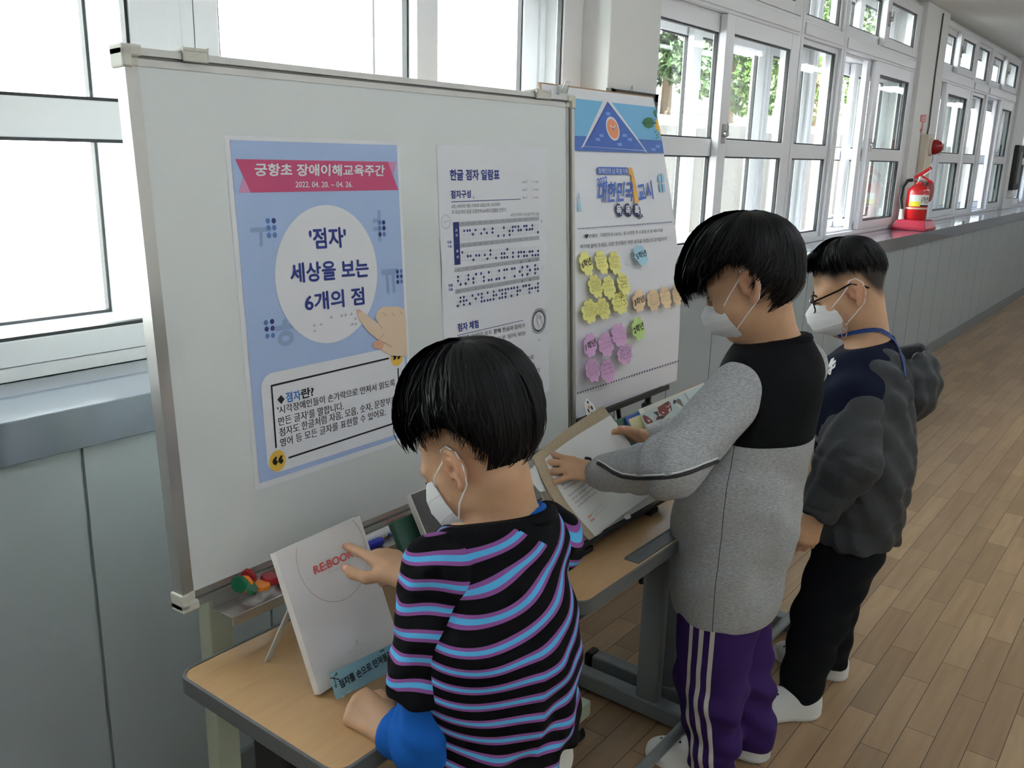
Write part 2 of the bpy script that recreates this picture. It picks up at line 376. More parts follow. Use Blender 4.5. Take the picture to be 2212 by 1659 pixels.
mb = MB().box((-14, 5.2, -.3), (8.2, 5.6, 7.5)); mb.box((-14, 5.12, 7.3), (8.25, 5.7, 7.55))
struct('wall_added_bright', mb, added_wall_m, bevel=.02)  # added bright wall: throws back sunlight so the near windows turn white
leafm = [M('leaf_green', (64, 88, 38), .55, noise=(3, .3)), M('leaf_olive', (92, 92, 54), .6, noise=(3, .3)), M('leaf_dark_green', (46, 68, 36), .55, noise=(3, .3))]
bark = M('bark', (92, 78, 64), .9, noise=(12, .3))
def tree(x, y, z, h, cr, k, seed, label):
    rng = np.random.RandomState(seed); th = Thing('tree', label, 'tree', (x, y, z), 'trees on the bank outside')
    t = MB().tube([(x, y, z-.3), (x+.05, y, z+h*.3), (x-.08, y+.05, z+h*.6), (x, y, z+h*.85)], [.13, .1, .07, .02], 8)
    for q in range(6):
        a = rng.rand()*6.28; zz = z+h*(.25+.08*q); t.tube([(x, y, zz), (x+math.cos(a)*cr*.4, y+math.sin(a)*cr*.4, zz+h*.12), (x+math.cos(a)*cr*.8, y+math.sin(a)*cr*.8, zz+h*.2)], [.05, .03, .012], 6)
    th.part('trunk', t, bark, smooth=True)
    N = 9000; cl = [(np.array([np.clip(rng.randn()*.5, -.75, .75)*cr, np.clip(rng.randn()*.5, -.75, .75)*cr, h*(.08+.82*rng.rand())]), cr*(.22+.2*rng.rand())) for _ in range(26)]
    ci = rng.randint(26, size=N); c = np.array([q[0] for q in cl])[ci]; r = np.array([q[1] for q in cl])[ci][:, None]; d = rng.randn(N, 3); d /= np.linalg.norm(d, axis=1)[:, None]
    P = np.array([x, y, z])+c+d*r*(.6+.4*rng.rand(N, 1)); a = rng.randn(N, 3); a /= np.linalg.norm(a, axis=1)[:, None]; b_ = np.cross(a, rng.randn(N, 3)); b_ /= np.linalg.norm(b_, axis=1)[:, None]; s = .06+.06*rng.rand(N, 1)
    V = np.stack([P-a*s, P+b_*s*.5, P+a*s, P-b_*s*.5], 1).reshape(-1, 3)-th.loc
    f = bpy.data.meshes.new('foliage'); f.from_pydata(V.tolist(), [], np.arange(4*N).reshape(-1, 4).tolist()); f.materials.append(leafm[k])
    th.part('foliage', f, None)
TR = [(11.3, 9.2, 2.3, 4.2, 1.15, 0), (14.2, 9.2, 2.3, 4.6, 1.25, 0), (10.6, 12.8, 2.9, 4.8, 1.3, 1), (17.3, 9.4, 2.4, 4.8, 1.25, 2), (20.6, 9.5, 2.4, 5.0, 1.3, 0), (15.2, 13.4, 3.2, 5.2, 1.4, 2), (24.5, 9.6, 2.4, 5.4, 1.5, 0), (19.6, 13.6, 3.3, 5.4, 1.4, 2), (29, 10.5, 2.6, 6, 1.8, 0)]
TL = ['light green leafy tree seen through the second window after the pillar', 'green tree with a wide crown seen through the narrow fixed window', 'olive yellow tree on the sunlit bank just right of the pillar', 'dark green tree on the bank behind the open window', 'green tree further along the bank', 'dark tree set back behind the first green trees', 'tall green tree well down the bank', 'dark tree set back halfway down the bank', 'green tree furthest down the bank']
for i, (q, l) in enumerate(zip(TR, TL)): tree(*q, 11+i, l)
# ================================================================== whiteboard on its stand
SL = .057; B0 = np.array([0, 1.3175, 1.22]); BN = (0, -1, SL)
def bY(z): return 1.3175+SL*(z-1.22)
def bS(u, v, h): return np.array([u, bY(v)-h, v+h*SL])
def bpx(x, y): p = onP(x, y, B0, BN); return p[0], p[2]
alu = M('brushed_aluminium', (196, 194, 190), .32, .85)
alu_d = M('aluminium_groove', (120, 118, 116), .4, .7)
cap = M('warm_grey_plastic', (206, 204, 192), .5)
greenp = M('pale_green_paint', (196, 204, 182), .45)
board_m = M('whiteboard_enamel', (226, 230, 228), .16, coat=.3)
blackp = M('black_plastic', (26, 26, 28), .45)
rubber = M('dark_rubber', (38, 38, 40), .6)
chrome = M('chrome', (220, 220, 222), .12, 1.0)
X0, X1, Z0, Z1 = .762, 1.975, .768, 1.690
wb = Thing('whiteboard', 'large white magnetic board with aluminium rim on a pale green wheeled stand', 'whiteboard', (1.37, 1.34, 0))
def slab(m, u0, u1, v0, v1, h0, h1):
    P = [bS(u, v, h) for h in (h0, h1) for u, v in ((u0, v0), (u1, v0), (u1, v1), (u0, v1))]
    return m.add(P, [(3, 2, 1, 0), (4, 5, 6, 7), (0, 1, 5, 4), (1, 2, 6, 5), (2, 3, 7, 6), (3, 0, 4, 7)])
wb.part('panel', slab(MB(), X0+.01, X1-.01, Z0+.01, Z1-.01, -.014, 0), board_m)
FW = .026
for u0, u1, v0, v1, vert in ((X0, X1, Z1-FW, Z1, 0), (X0, X1, Z0, Z0+FW, 0), (X0, X0+FW, Z0+FW, Z1-FW, 1), (X1-FW, X1, Z0+FW, Z1-FW, 1)):
    m = MB(); slab(m, u0, u1, v0, v1, -.02, .002)
    out = {(0, 1): None}
    if vert:
        a, c = (u0, u0+.012) if u0 < 1 else (u1-.012, u1); slab(m, a, c, v0, v1, .002, .009)
        m.mi(1); g = (u0+.012, u0+.0145) if u0 < 1 else (u1-.0145, u1-.012); slab(m, g[0], g[1], v0, v1, .0018, .0028); m.mi(0)
    else:
        a, c = (v1-.011, v1) if v0 > 1 else (v0, v0+.011); slab(m, u0, u1, a, c, .002, .009)
        m.mi(1); g = (v1-.015, v1-.011) if v0 > 1 else (v0+.011, v0+.015); slab(m, u0, u1, g[0], g[1], .0018, .0035); m.mi(0)
    wb.part('rim', m, [alu, alu_d])
for u, v in ((X0, Z1), (X1, Z1), (X0, Z0), (X1, Z0)):
    m = MB(); su = 1 if u < 1 else -1; sv = 1 if v < 1 else -1
    slab(m, min(u-.004*su, u+.03*su), max(u-.004*su, u+.03*su), min(v-.004*sv, v+.013*sv), max(v-.004*sv, v+.013*sv), -.024, .012)
    slab(m, min(u-.004*su, u+.013*su), max(u-.004*su, u+.013*su), min(v, v+.03*sv), max(v, v+.03*sv), -.024, .012)
    slab(m, min(u, u+.028*su), max(u, u+.028*su), min(v, v+.028*sv), max(v, v+.028*sv), -.02, .004)
    wb.part('corner_cap', m, cap, bevel=.003)
# maker's mark on the right of the top rim
pr = Print(bS, bpx, (1160, 150), .2471); pr.text('칠판나라', (232, 296), (290, 303), (234, 272), blackp, .03, .0036); wb.part('rim_mark', pr, pr.mats)
# top hooks
for px_ in ((385, 106, 440), (1150, 203, 1182)):
    a = bpx(px_[0], px_[1]+6)[0]; c = bpx(px_[2], px_[1]+6)[0]; m = MB()
    slab(m, a, c, Z1-.014, Z1+.008, .009, .013); slab(m, a, c, Z1+.002, Z1+.008, -.02, .013); slab(m, a, c, Z1-.03, Z1+.008, -.024, -.02); wb.part('top_hook', m, cap, bevel=.002)
# pen tray with two end lugs
TX0, TX1 = .818, 1.915; tz = .752; yb = bY(.775)-.004
m = MB(); m.box((TX0, yb-.062, tz-.001), (TX1, yb, tz+.001)); m.box((TX0, yb-.064, tz-.016), (TX1, yb-.060, tz+.004)); m.box((TX0, yb-.004, tz), (TX1, yb, tz+.022))
wb.part('pen_tray', m, alu, bevel=.0008, seg=1)
for u in (.98, 1.70): wb.part('tray_bracket', MB().box((u-.03, yb-.05, tz-.022), (u+.03, yb+.01, tz-.002)), cap, bevel=.004)
# stand
for x in (.883, 1.79):
    m = MB().box((x-.02, 1.366, .12), (x+.03, 1.406, 1.6)); wb.part('post', m, greenp, bevel=.003)
    m = MB().box((x-.025, 1.10, .075), (x+.035, 1.53, .12)); f = wb.part('foot', m, greenp, bevel=.003)
    for y in (1.125, 1.505):
        c = MB().lathe([(.022, -.011), (.026, -.008), (.026, .008), (.022, .011)], (x+.005, y, .0262), (1, 0, 0), 20); c.lathe([(.012, -.014), (.012, .014)], (x+.005, y, .0262), (1, 0, 0), 14)
        w_ = wb.part('caster', c, rubber, f, smooth=True)
        w_['label'] = 'black caster wheel'
        m = MB().box((x-.014, y-.022, .05), (x+.024, y+.022, .075)); m.box((x+.0165, y-.014, .022), (x+.0195, y+.018, .06)); m.box((x-.0095, y-.014, .022), (x-.0065, y+.018, .06)); wb.part('caster_fork', m, chrome, f, bevel=.002)
wb.part('crossbar', MB().box((.87, 1.376, .22), (1.76, 1.396, .26)), greenp, bevel=.003)

# ------------------------------------------------------------------ the blue poster
K1 = .68
def D(c, k=K1): return tuple(c)
paper = M('poster_paper', (236, 236, 240), .5); pblue = M('print_blue', (172, 194, 232), .5); pink = M('print_crimson', (206, 78, 124), .5); pinkl = M('print_pink', (216, 150, 190), .5)
navy = M('print_navy', (34, 52, 138), .5); midb = M('print_mid_blue', (88, 122, 186), .5); dkb = M('print_dark_blue', (34, 50, 120), .5); ghost = M('print_grey_blue', (146, 170, 208), .5)
ink = M('print_black', (22, 22, 26), .5); bump_g = M('print_grey', (176, 178, 184), .5); bump_l = M('print_light_grey', (226, 226, 230), .5); yel = M('print_yellow', (240, 196, 80), .5)
skinp = M('print_skin', (232, 206, 178), .5); skinl = M('print_skin_line', (196, 160, 132), .5); skind = M('print_skin_pink', (226, 172, 146), .5); txtb = M('print_text_blue', (66, 128, 200), .5)
po = Thing('poster', 'blue poster with crimson ribbon heading, white oval and pointing hand, on the whiteboard', 'poster', (1.14, 1.31, .935))
u0, v0 = .932, .936; u1, v1 = 1.347, 1.5655
m = MB(); nx = 14; nz_ = 18
for j in range(nz_+1):
    for i in range(nx+1):
        u = u0+(u1-u0)*i/nx; v = v0+(v1-v0)*j/nz_; lift = .0006+(.0004*math.exp(-((u-1.16)/.06)**2)*math.exp(-((v-v0)/.012)**2))
        m.v.append(tuple(bS(u, v, lift)))
for j in range(nz_):
    for i in range(nx): k = j*(nx+1)+i; m.f.append((k, k+1, k+nx+2, k+nx+1)); m.m.append(0)
po.part('sheet', m, paper)
p = Print(bS, bpx, (460, 280), .26522)
a = p.px(128, 85); p.zoom((500, 680), .26522); e = p.px(1476, 985); f_ = p.px(235, 1415)
bu0, bu1, bv0, bv1 = (a[0]+f_[0])/2, u1-.0085, max(f_[1], v0+.012), a[1]
p.zoom((460, 280), .26522)
p.sec = 'blue_ground'; p.uv([(bu0, bv0), (bu1, bv0), (bu1, bv1), (bu0, bv1)], pblue, .0014)
p.sec = 'heading_ribbon'; p.poly([(243, 380), (203, 515), (303, 513)], pinkl, .0018); p.poly([(1420, 262), (1490, 262), (1465, 372)], pinkl, .0018)
p.poly([(175, 240), (1420, 262), (1505, 492), (303, 513)], pink, .0020)
p.text('궁항초 장애이해교육주간', (335, 376), (1388, 377), (335, 276), paper, .035, .0026)
p.text('2022. 04. 20. ~ 04. 26.', (665, 470), (1128, 468), (665, 424), paper, .02, .0026)
p.sec = 'white_oval'; c = p.px(940, 1183); p.disc(c, abs(p.px(1357, 1170)[0]-p.px(526, 1170)[0])/2, (p.px(940, 619)[1]-bpx(500+.26522*800, 680+.26522*236)[1])/2, paper, .0020, 56)
p.sec = 'title_lettering'; p.text("'점자'", (790, 972), (1080, 955), (776, 806), navy, .03, .0026)
p.text('세상을 보는', (630, 1250), (1262, 1196), (618, 1092), navy, .03, .0026)
p.text('6개의 점', (750, 1482), (1226, 1420), (738, 1336), navy, .03, .0026)
p.sec = 'braille_cells'; p.text('ㅜ', (305, 952), (470, 940), (302, 808), ghost, .03, .0017); p.text('ㅕ', (1306, 914), (1362, 906), (1298, 666), ghost, .03, .0017)
p.text('ㅠ', (1380, 1332), (1512, 1318), (1368, 1150), ghost, .03, .0017)
for r, L_ in (((18, 23), [(441, 743, 0), (489, 742, 1), (446, 800, 0), (493, 799, 0), (451, 861, 0), (498, 859, 0)]), ((13, 19), [(1351, 756, 0), (1384, 756, 1), (1352, 804, 0), (1387, 802, 1), (1355, 853, 1), (1389, 852, 0)]),
              ((11, 17), [(1496, 1156, 1), (1527, 1152, 0), (1498, 1196, 1), (1528, 1193, 1), (1500, 1240, 1), (1530, 1236, 0)])):
    for x, y, k in L_: p.ell((x, y), r, dkb if k else midb, .0022, 16)
p.zoom((500, 680), .26522)
p.text('ㅎ', (360, 262), (522, 232), (345, 60), ghost, .03, .0017)
for x, y, k in [(276, 62, 0), (325, 54, 1), (281, 116, 1), (329, 108, 1), (287, 172, 0), (333, 166, 0)]: p.ell((x, y), (17, 21), dkb if k else midb, .0022, 16)
for x, y in [(956, 1527), (1041, 1513), (1072, 1508), (1120, 1500), (1154, 1537), (1126, 1583), (1155, 1580), (873, 1585), (819, 1593), (821, 1637)]:
    p.ell((x-150.8, y-1508.2), (11, 12), bump_g, .0023, 12); p.ell((x-154.8, y-1512.2), (6, 7), bump_l, .0025, 10)
p.sec = 'text_box'; la, lb_, lc, ld = p.px(238, 620), p.px(1416, 600), p.px(700, 392), p.px(700, 1178)
p.uv(rrect(la[0], ld[1], lb_[0], lc[1], .028, 8), paper, .0018)
for s_, t_ in (((316, 578), (1276, 353)), ((320, 576), (358, 1083)), ((1350, 434), (1368, 870)), ((458, 1164), (1370, 866))): p.line(s_, t_, .0036, ink, .0023)
p.ell((370, 1187), (69, 86), yel, .0024); p.ell((1340, 345), (50, 72), yel, .0022)
p.text('“', (336, 1218), (408, 1200), (334, 1162), ink, .04, .0030); p.text('”', (1312, 366), (1366, 354), (1312, 322), ink, .04, .0028)
p.poly([(366, 690), (397, 652), (426, 684), (400, 726)], ink, .0026)
p.sec = 'body_lettering'; p.text('점자', (442, 714), (560, 690), (434, 634), txtb, .03, .0026); p.text('란?', (566, 684), (662, 658), (562, 606), ink, .03, .0026)
for s_, l_, r__, h_ in (("'시각장애인들이 손가락으로 만져서 읽도록", (372, 812), (1326, 580), 66), ("만든 글자'를 말합니다.", (378, 906), (908, 772), 70), ('점자도 한글처럼 자음, 모음, 숫자, 문장부호,', (386, 996), (1344, 716), 72), ('영어 등 모든 글자를 표현할 수 있어요.', (392, 1078), (1250, 820), 70)):
    p.text(s_, l_, r__, (l_[0]-6, l_[1]-h_), ink, .018, .0026)
hand = [(1010, -40), (1035, -48), (1075, -15), (1195, 78), (1162, 20), (1182, -38), (1230, -70), (1290, -66), (1345, -68), (1400, -46)]
xr = bu1+.0005
HP = [p.px(*q) for q in hand]; RT = p.px(1450, 15); RB = p.px(1452, 332)
HP += [np.array([xr, RT[1]]), np.array([xr, RB[1]])]+[p.px(*q) for q in [(1285, 330), (1215, 285), (1150, 268), (1140, 240), (1190, 208), (1100, 130), (1030, 40)]]
p.sec = 'hand_picture'; p.uv(HP, skinp, .0032)
p.poly([(1140, 240), (1165, 208), (1190, 208), (1240, 222), (1215, 285), (1150, 268)], skind, .0034)
for s_, t_ in (((1195, 78), (1215, 110)), ((1225, -20), (1250, 10)), ((1300, -20), (1320, 15)), ((1190, 208), (1235, 150)), ((1235, 225), (1300, 260)), ((1365, -30), (1385, 0))): p.line(s_, t_, .0016, skinl, .0035)
p.poly([(1010, -40), (1035, -48), (1046, -28), (1022, -14)], skind, .0034)
p.emit(po)

# ------------------------------------------------------------------ the braille chart
ch = Thing('poster', 'white braille alphabet chart in navy dots at the right of the whiteboard', 'poster', (1.66, 1.31, .943))
m = MB(); u0, u1, v0, v1 = 1.458, 1.861, .943, 1.5635
for j in range(13):
    for i in range(9): u = u0+(u1-u0)*i/8; v = v0+(v1-v0)*j/12; m.v.append(tuple(bS(u, v, .0009+.003*math.exp(-((u-1.45)/.02)**2)*math.exp(-((v-1.3)/.05)**2))))
for j in range(12):
    for i in range(8): k = j*9+i; m.f.append((k, k+1, k+10, k+9)); m.m.append(0)
ch.part('sheet', m, paper)
p = Print(bS, bpx, (920, 280), .34343); hx = .0016; p.sec = 'heading_lettering'
p.text('한글 점자 일람표', (150, 319), (460, 315), (148, 252), navy, .035, hx); p.text('점자구성', (155, 433), (280, 428), (153, 384), navy, .035, hx)
p.line((156, 455), (593, 437), .0016, dkb, hx)
gry = M('print_dark_grey', (92, 94, 104), .5)
p.text('6점 (세로로 3점, 가로로 2점)으로 구성되며', (158, 500), (462, 484), (158, 472), gry, .006, hx); p.text('이 여섯개의 점을 조합하여 64개의 점형을 만든다.', (160, 534), (504, 517), (160, 506), gry, .006, hx)
p.text("※초성 자리의 'ㅇ'은 표기 하지 않음", (530, 548), (709, 540), (530, 526), gry, .004, hx)
p.sec = 'cell_diagram'
for i, (x, y) in enumerate([(636, 330), (636, 379), (636, 428), (668, 328), (668, 377), (668, 427)]):
    p.ell((x, y), (13, 18), bump_l, hx); p.ell((x+2, y+3), (10, 14), paper, hx+.0002); sgn = -1 if i < 3 else 1
    p.line((x, y), (x+sgn*20, y+1), .0008, gry, hx+.0004); p.text('%d점' % (i+1), (x+sgn*27-7, y+8), (x+sgn*27+7, y+7), (x+sgn*27-7, y-7), gry, .004, hx)
p.sec = 'chart_bars'; p.poly([(167, 583), (205, 580), (215, 848), (177, 852)], dkb, hx); p.line((171, 716), (210, 713), .0006, midb, hx+.0003)
for t_, x, y in (('초', 187, 632), ('성', 188, 664), ('종', 193, 764), ('성', 194, 800)): p.text(t_, (x-6, y+9), (x+7, y+7), (x-6, y-7), paper, .02, hx+.0004)
for q in ([(206, 581), (708, 547), (708, 571), (208, 610)], [(212, 716), (710, 667), (711, 692), (213, 743)], [(177, 871), (711, 799), (712, 824), (178, 898)], [(182, 1006), (710, 917), (711, 942), (183, 1033)]): p.poly(q, bump_g, hx)
chars1 = 'ㄱㄴㄷㄹㅁㅂㅅㅈㅊㅋㅌㅍㅎ'; vow = 'ㅏㅑㅓㅕㅗㅛㅜㅠㅡㅣㅐ'
def cells(pats, xL, xR, yL, yR, dx, r=(6, 8.5)):
    n = len(pats)
    for i, pat in enumerate(pats):
        t = i/(n-1)
        for d in range(6):
            c_, rr_ = d//3, d % 3; x = xL+(xR-xL)*t+c_*dx; tt = (x-xL)/(xR-xL+dx); y = yL[rr_]+(yR[rr_]-yL[rr_])*tt
            on = str(d+1) in pat; p.ell((x, y), r, dkb if on else bump_l, hx+.0002*(1+on), 12)
p.sec = 'braille_dots'
cells(['4', '14', '24', '5', '15', '45', '6', '46', '56', '124', '125', '145', '245', '6'], 221, 685, (638, 664, 690), (600, 622, 645), 16)
cells(['1', '25', '35', '2', '26', '12', '3', '2356', '13', '23', '235', '236', '256', '356'], 225, 685, (772, 798, 824), (739, 763, 788), 17)
cells(['126', '345', '234', '156', '136', '346', '134', '146', '246', '135', '1235'], 198, 683, (926, 951, 976), (851, 876, 900), 17)
cells(['345', '1235', '34', '24', '1236', '136', '1235', '13456', '1234', '134', '1235', '14', '1235', '2456'], 197, 684, (1060, 1084, 1108), (968, 991, 1014), 17)
p.sec = 'chart_lettering'
for i, q in enumerate(chars1): x = 228+i*36; p.text(q, (x-4, 598-i*2.6), (x+4, 597-i*2.6), (x-4, 588-i*2.6), gry, .01, hx+.0003); p.text(q, (x-1, 734-i*3.7), (x+7, 733-i*3.7), (x-1, 724-i*3.7), gry, .01, hx+.0003)
for i, q in enumerate(vow): x = 204+i*49; p.text(q, (x-4, 889-i*6.5), (x+4, 888-i*6.5), (x-4, 879-i*6.5), gry, .01, hx+.0003); p.text(q, (x+2, 1022-i*8), (x+10, 1021-i*8), (x+2, 1012-i*8), gry, .01, hx+.0003)
for t_, x, y in (('한글', 132, 718), ('자음', 134, 746), ('한글', 139, 990), ('모음', 140, 1016)): p.text(t_, (x, y), (x+26, y-4), (x-1, y-17), navy, .03, hx)
p.sec = 'body_lettering'; p.text('점자 체험', (200, 1271), (328, 1244), (196, 1222), navy, .035, hx); p.line((194, 1295), (611, 1198), .0014, dkb, hx)
p.text('궁항초 어린이 모두 함께 한글과 점자가', (198, 1332), (620, 1243), (196, 1302), ink, .012, hx); p.text('적힌 점자 책을 손으로 읽어 보는', (205, 1384), (626, 1290), (203, 1355), ink, .012, hx)
p.text('점자를 손가락으로', (430, 1503), (678, 1441), (428, 1474), ink, .012, hx); p.text('따라 읽으며 느끼기', (440, 1605), (712, 1524), (438, 1576), ink, .012, hx)
p.sec = 'round_stamp'; sc_ = p.px(707, 1203); ru = .0325
for a_, b__ in ((1, .965), (.86, .83)): p.disc(sc_, ru*a_, ru*a_, gry, hx, 40, b__)
for i in range(26): t = 6.283*i/26; p.line((sc_+.925*ru*np.array([math.cos(t), math.sin(t)])), sc_+.925*ru*np.array([math.cos(t+.1), math.sin(t+.1)]), .0016, gry, hx, True)
hl = [(712, 1244), (700, 1215), (688, 1160), (692, 1152), (704, 1190), (706, 1166), (713, 1164), (716, 1192), (720, 1170), (726, 1180), (728, 1215), (742, 1240)]
for a_, b__ in zip(hl[:-1], hl[1:]): p.line(a_, b__, .0009, ink, hx)
p.sec = 'pale_ornament'; c2 = p.px(123, 580); p.disc(c2, .016, .016, bump_g, hx, 32, .95); p.disc(c2, .0135, .0135, bump_g, hx, 32, .95); p.text('점자', (108, 590), (140, 580), (108, 578), bump_g, .01, hx)
for x, y in ((297, 427), (710, 1324), (724, 576)): p.poly([(x-9, y), (x-2, y-3), (x, y-16), (x+2, y-3), (x+9, y), (x+2, y+3), (x, y+16), (x-2, y+3)], bump_g, hx)
for x, y in ((732, 870), (135, 833)):
    for i in range(8): t = 6.283*i/8; p.line((x+5*math.cos(t), y+7*math.sin(t)), (x+11*math.cos(t), y+16*math.sin(t)), .0008, bump_g, hx)
p.emit(ch)

# ------------------------------------------------------------------ magnets and pens in the tray
magm = {k: M('magnet_'+k, c, .25) for k, c in dict(green=(22, 110, 74), orange=(246, 140, 40), red=(170, 32, 42)).items()}
white_pl = M('white_plastic', (236, 236, 232), .4)
def magnet(c, axis, col, label, r=.0155, th=.009):
    ax = unit(axis); a = unit(np.cross(ax, [1, .2, 0])); b = np.cross(ax, a); N = 24; prof = [(.86, 0), (1, .18), (1, .7), (.88, 1.0)]; m = MB()
    for rr_, h_ in prof:
        for k in range(N):
            t = 6.28319*k/N; q = r*rr_*(1+.035*math.cos(8*t)); m.v.append(tuple(np.array(c)+ax*(h_-.5)*th+(a*math.cos(t)+b*math.sin(t))*q))
    for i in range(3):
        for k in range(N): m.f.append((i*N+k, i*N+(k+1) % N, (i+1)*N+(k+1) % N, (i+1)*N+k)); m.m.append(0)
    m.f += [tuple(range(N))[::-1], tuple(range(3*N, 4*N))]; m.m += [0, 0]
    t = Thing('magnet', label, 'magnet', np.array(c)-[0, 0, r], 'board magnets in the pen tray')
    t.part('cap', m, magm[col], smooth=True)
    d = MB().lathe([(.011, 0), (.011, .0016)], np.array(c)-ax*(th/2+.0014), ax, 18); t.part('magnet_disc', d, M('ferrite', (60, 58, 58), .5, .3) if col != 'orange' else white_pl)
def tp(x, y, dz=.0): return onZ(x, y, tz+dz)
tY = lambda x, y, d: onY(x, y, yb-d)
magnet(tY(517, 1262, .038), (-.9, -.42, .1), 'green', 'green magnet standing on edge at the left end of the tray')
magnet(tY(529, 1262, .034), (-.9, -.42, .12), 'orange', 'orange magnet standing pressed against the upright green one')
magnet(tY(537, 1246, .018), (-.93, -.35, -.1), 'red', 'dark red magnet standing tallest behind the upright orange one')
magnet(tY(541, 1268, .047), (.45, -.55, .6), 'green', 'green magnet lying tilted in front of the upright ones')
magnet(tY(565, 1265, .042), (.05, -.1, 1), 'orange', 'orange magnet lying flat in the tray')
magnet(tY(587, 1254, .034), (0, .05, 1), 'red', 'dark red magnet lying under another dark red one')
magnet(tY(582, 1248, .034), (.12, -.1, 1), 'red', 'dark red magnet lying on top of another dark red one')
def marker(a, b, r, body, capm, label, txt=None, capside=1):
    a, b = np.array(a), np.array(b); d = unit(b-a); L_ = np.linalg.norm(b-a); t = Thing('marker', label, 'marker pen', (a+b)/2-[0, 0, r], 'marker pens in the pen tray')
    A, B_ = (a, b) if capside > 0 else (b, a); D_ = unit(B_-A)
    t.part('barrel', MB().tube([A, A+D_*L_*.62], r, 20), body, smooth=True)
    t.part('cap', MB().tube([A+D_*L_*.62, A+D_*L_*.63, A+D_*L_*.95, B_], [r*.9, r*1.06, r*1.0, r*.7], 20), capm, smooth=True)
    if txt: t.part('lettering', txt, txt.mats)
ry = yb-.014
redm = M('red_plastic', (206, 34, 48), .3); bluem = M('blue_plastic', (30, 44, 190), .3)
q = tY(598, 1238, .022)
marker((q[0], yb-.022, tz+.0115), (q[0]+.14, yb-.022, tz+.0115), .0105, M('white_barrel', (232, 232, 232), .35), redm, 'red capped marker in the tray behind the white book', capside=-1)
q = onP(822, 1150, (0, yb-.042, 0), (0, -1, 0))
marker((q[0]-.125, yb-.042, tz+.0105), (q[0]+.005, yb-.042, tz+.0105), .0095, MATS['white_barrel'], bluem, 'blue capped marker poking out at the right of the white book')
q1 = onP(800, 1142, (0, yb-.02, 0), (0, -1, 0)); q2 = onP(880, 1105, (0, yb-.02, 0), (0, -1, 0))
def mS(u, v, h): t = (v-.5)*1.6-.5; r_ = .0105+h; return np.array([u, yb-.018-math.cos(t)*r_, tz+.0115+math.sin(t)*r_])
tx = Print(mS, lambda x, y: (x, y)); cols = [M('letter_red', (210, 40, 40), .4), M('letter_yellow', (232, 200, 40), .4), M('letter_green', (40, 150, 70), .4), M('letter_blue', (40, 70, 190), .4), M('letter_orange', (235, 120, 40), .4)]
for i, c_ in enumerate('BOARD'): w0 = q1[0]+.004+i*.0125; tx.text(c_, (w0, .15), (w0+.0105, .15), (w0, .8), cols[(0, 4, 1, 3, 3)[i]], .05, .0006, uv=True)
marker((q1[0]-.05, yb-.018, tz+.0115), (q2[0]+.03, yb-.018, tz+.0115), .0105, MATS['white_barrel'], redm, 'grey board marker with colourful lettering and red cap lying at the back of the tray', tx)

# ================================================================== easel with the notice sheet
def eY(z):
    zz = [.76, .80, 1.0, 1.14, 1.3, 1.455, 1.6, 1.745]; yy = [1.418, 1.42, 1.428, 1.442, 1.47, 1.508, 1.545, 1.586]; return float(np.interp(z, zz, yy))
def eS(u, v, h): return np.array([u, eY(v)-h, v])
def epx(x, y):
    Y = 1.5
    for _ in range(12): q = onY(x, y, Y); Y = eY(q[2])
    return q[0], q[2]
ez = Thing('easel', 'black telescopic tripod easel standing behind the right end of the whiteboard', 'easel', (2.45, 1.5, 0))
apex = np.array([2.5, 1.62, 1.60]); ft = [np.array([2.24, 1.46, .0]), np.array([2.80, 1.45, .0]), np.array([2.52, 1.62, .0])]
def lerp(a, b, t): return np.array(a)*(1-t)+np.array(b)*t
tl = epx(1253, 880); tr_ = epx(1432, 818)
ty = eY(.78)+.012; lz = tl[1]; rz = tr_[1]
kn = onY(1392, 868, ty+.025)
ft[1] = np.array([kn[0]+.06, 1.45, .012]); ft[0] = np.array([kn[0]-.5, 1.45, .012]); apex = np.array([kn[0]-.22, 1.615, 1.55]); ft[2] = np.array([kn[0]-.2, 1.63, .012])
for i, f_ in enumerate(ft):
    if i == 2: q = lerp(apex, f_, .5)
    l_ = ez.part('leg', MB().tube([apex, lerp(apex, f_, .52)], .011, 10).tube([lerp(apex, f_, .5), f_], .008, 10), blackp, smooth=True)
    ez.part('rubber_foot', MB().tube([lerp(apex, f_, .985), f_-[0, 0, .012]], .012, 10), rubber, l_, smooth=True)
    ez.part('clamp', MB().tube([lerp(apex, f_, .46), lerp(apex, f_, .54)], .017, 12), blackp, l_, smooth=True)
zt = .772
m = MB().box((tl[0]-.03, ty-.035, zt-.010), (tr_[0], ty+.004, zt-.002)); m.box((tl[0]-.03, ty-.039, zt-.010), (tr_[0], ty-.033, zt+.008)); ez.part('tray_bar', m, blackp, bevel=.002)
ez.part('crosspiece', MB().tube([lerp(apex, ft[0], .48), lerp(apex, ft[1], .48)], .008, 10), blackp, smooth=True)
kp = np.array([kn[0], ty+.012, .76])
ez.part('height_post', MB().tube([kp, kp-[0, 0, .30]], .011, 12), blackp, smooth=True); ez.part('height_knob', MB().tube([kp-[0, 0, .045], kp-[0, 0, .05], kp-[0, 0, .10], kp-[0, 0, .105]], [.016, .021, .021, .016], 14), blackp, smooth=True)
ez.part('mast', MB().tube([apex-[0, 0, .1], apex+[0, .0, .10]], .012, 12), blackp, smooth=True)
LX, RX, BZ, TZ = 2.168, 2.825, .772, 1.742
sh = Thing('notice_sheet', 'tall white notice sheet with blue roof drawing, covered in flower notes, on the easel', 'poster', (2.5, 1.43, BZ))
m = MB(); nz_ = 24
cdb = M('cardboard', (176, 142, 112), .8)
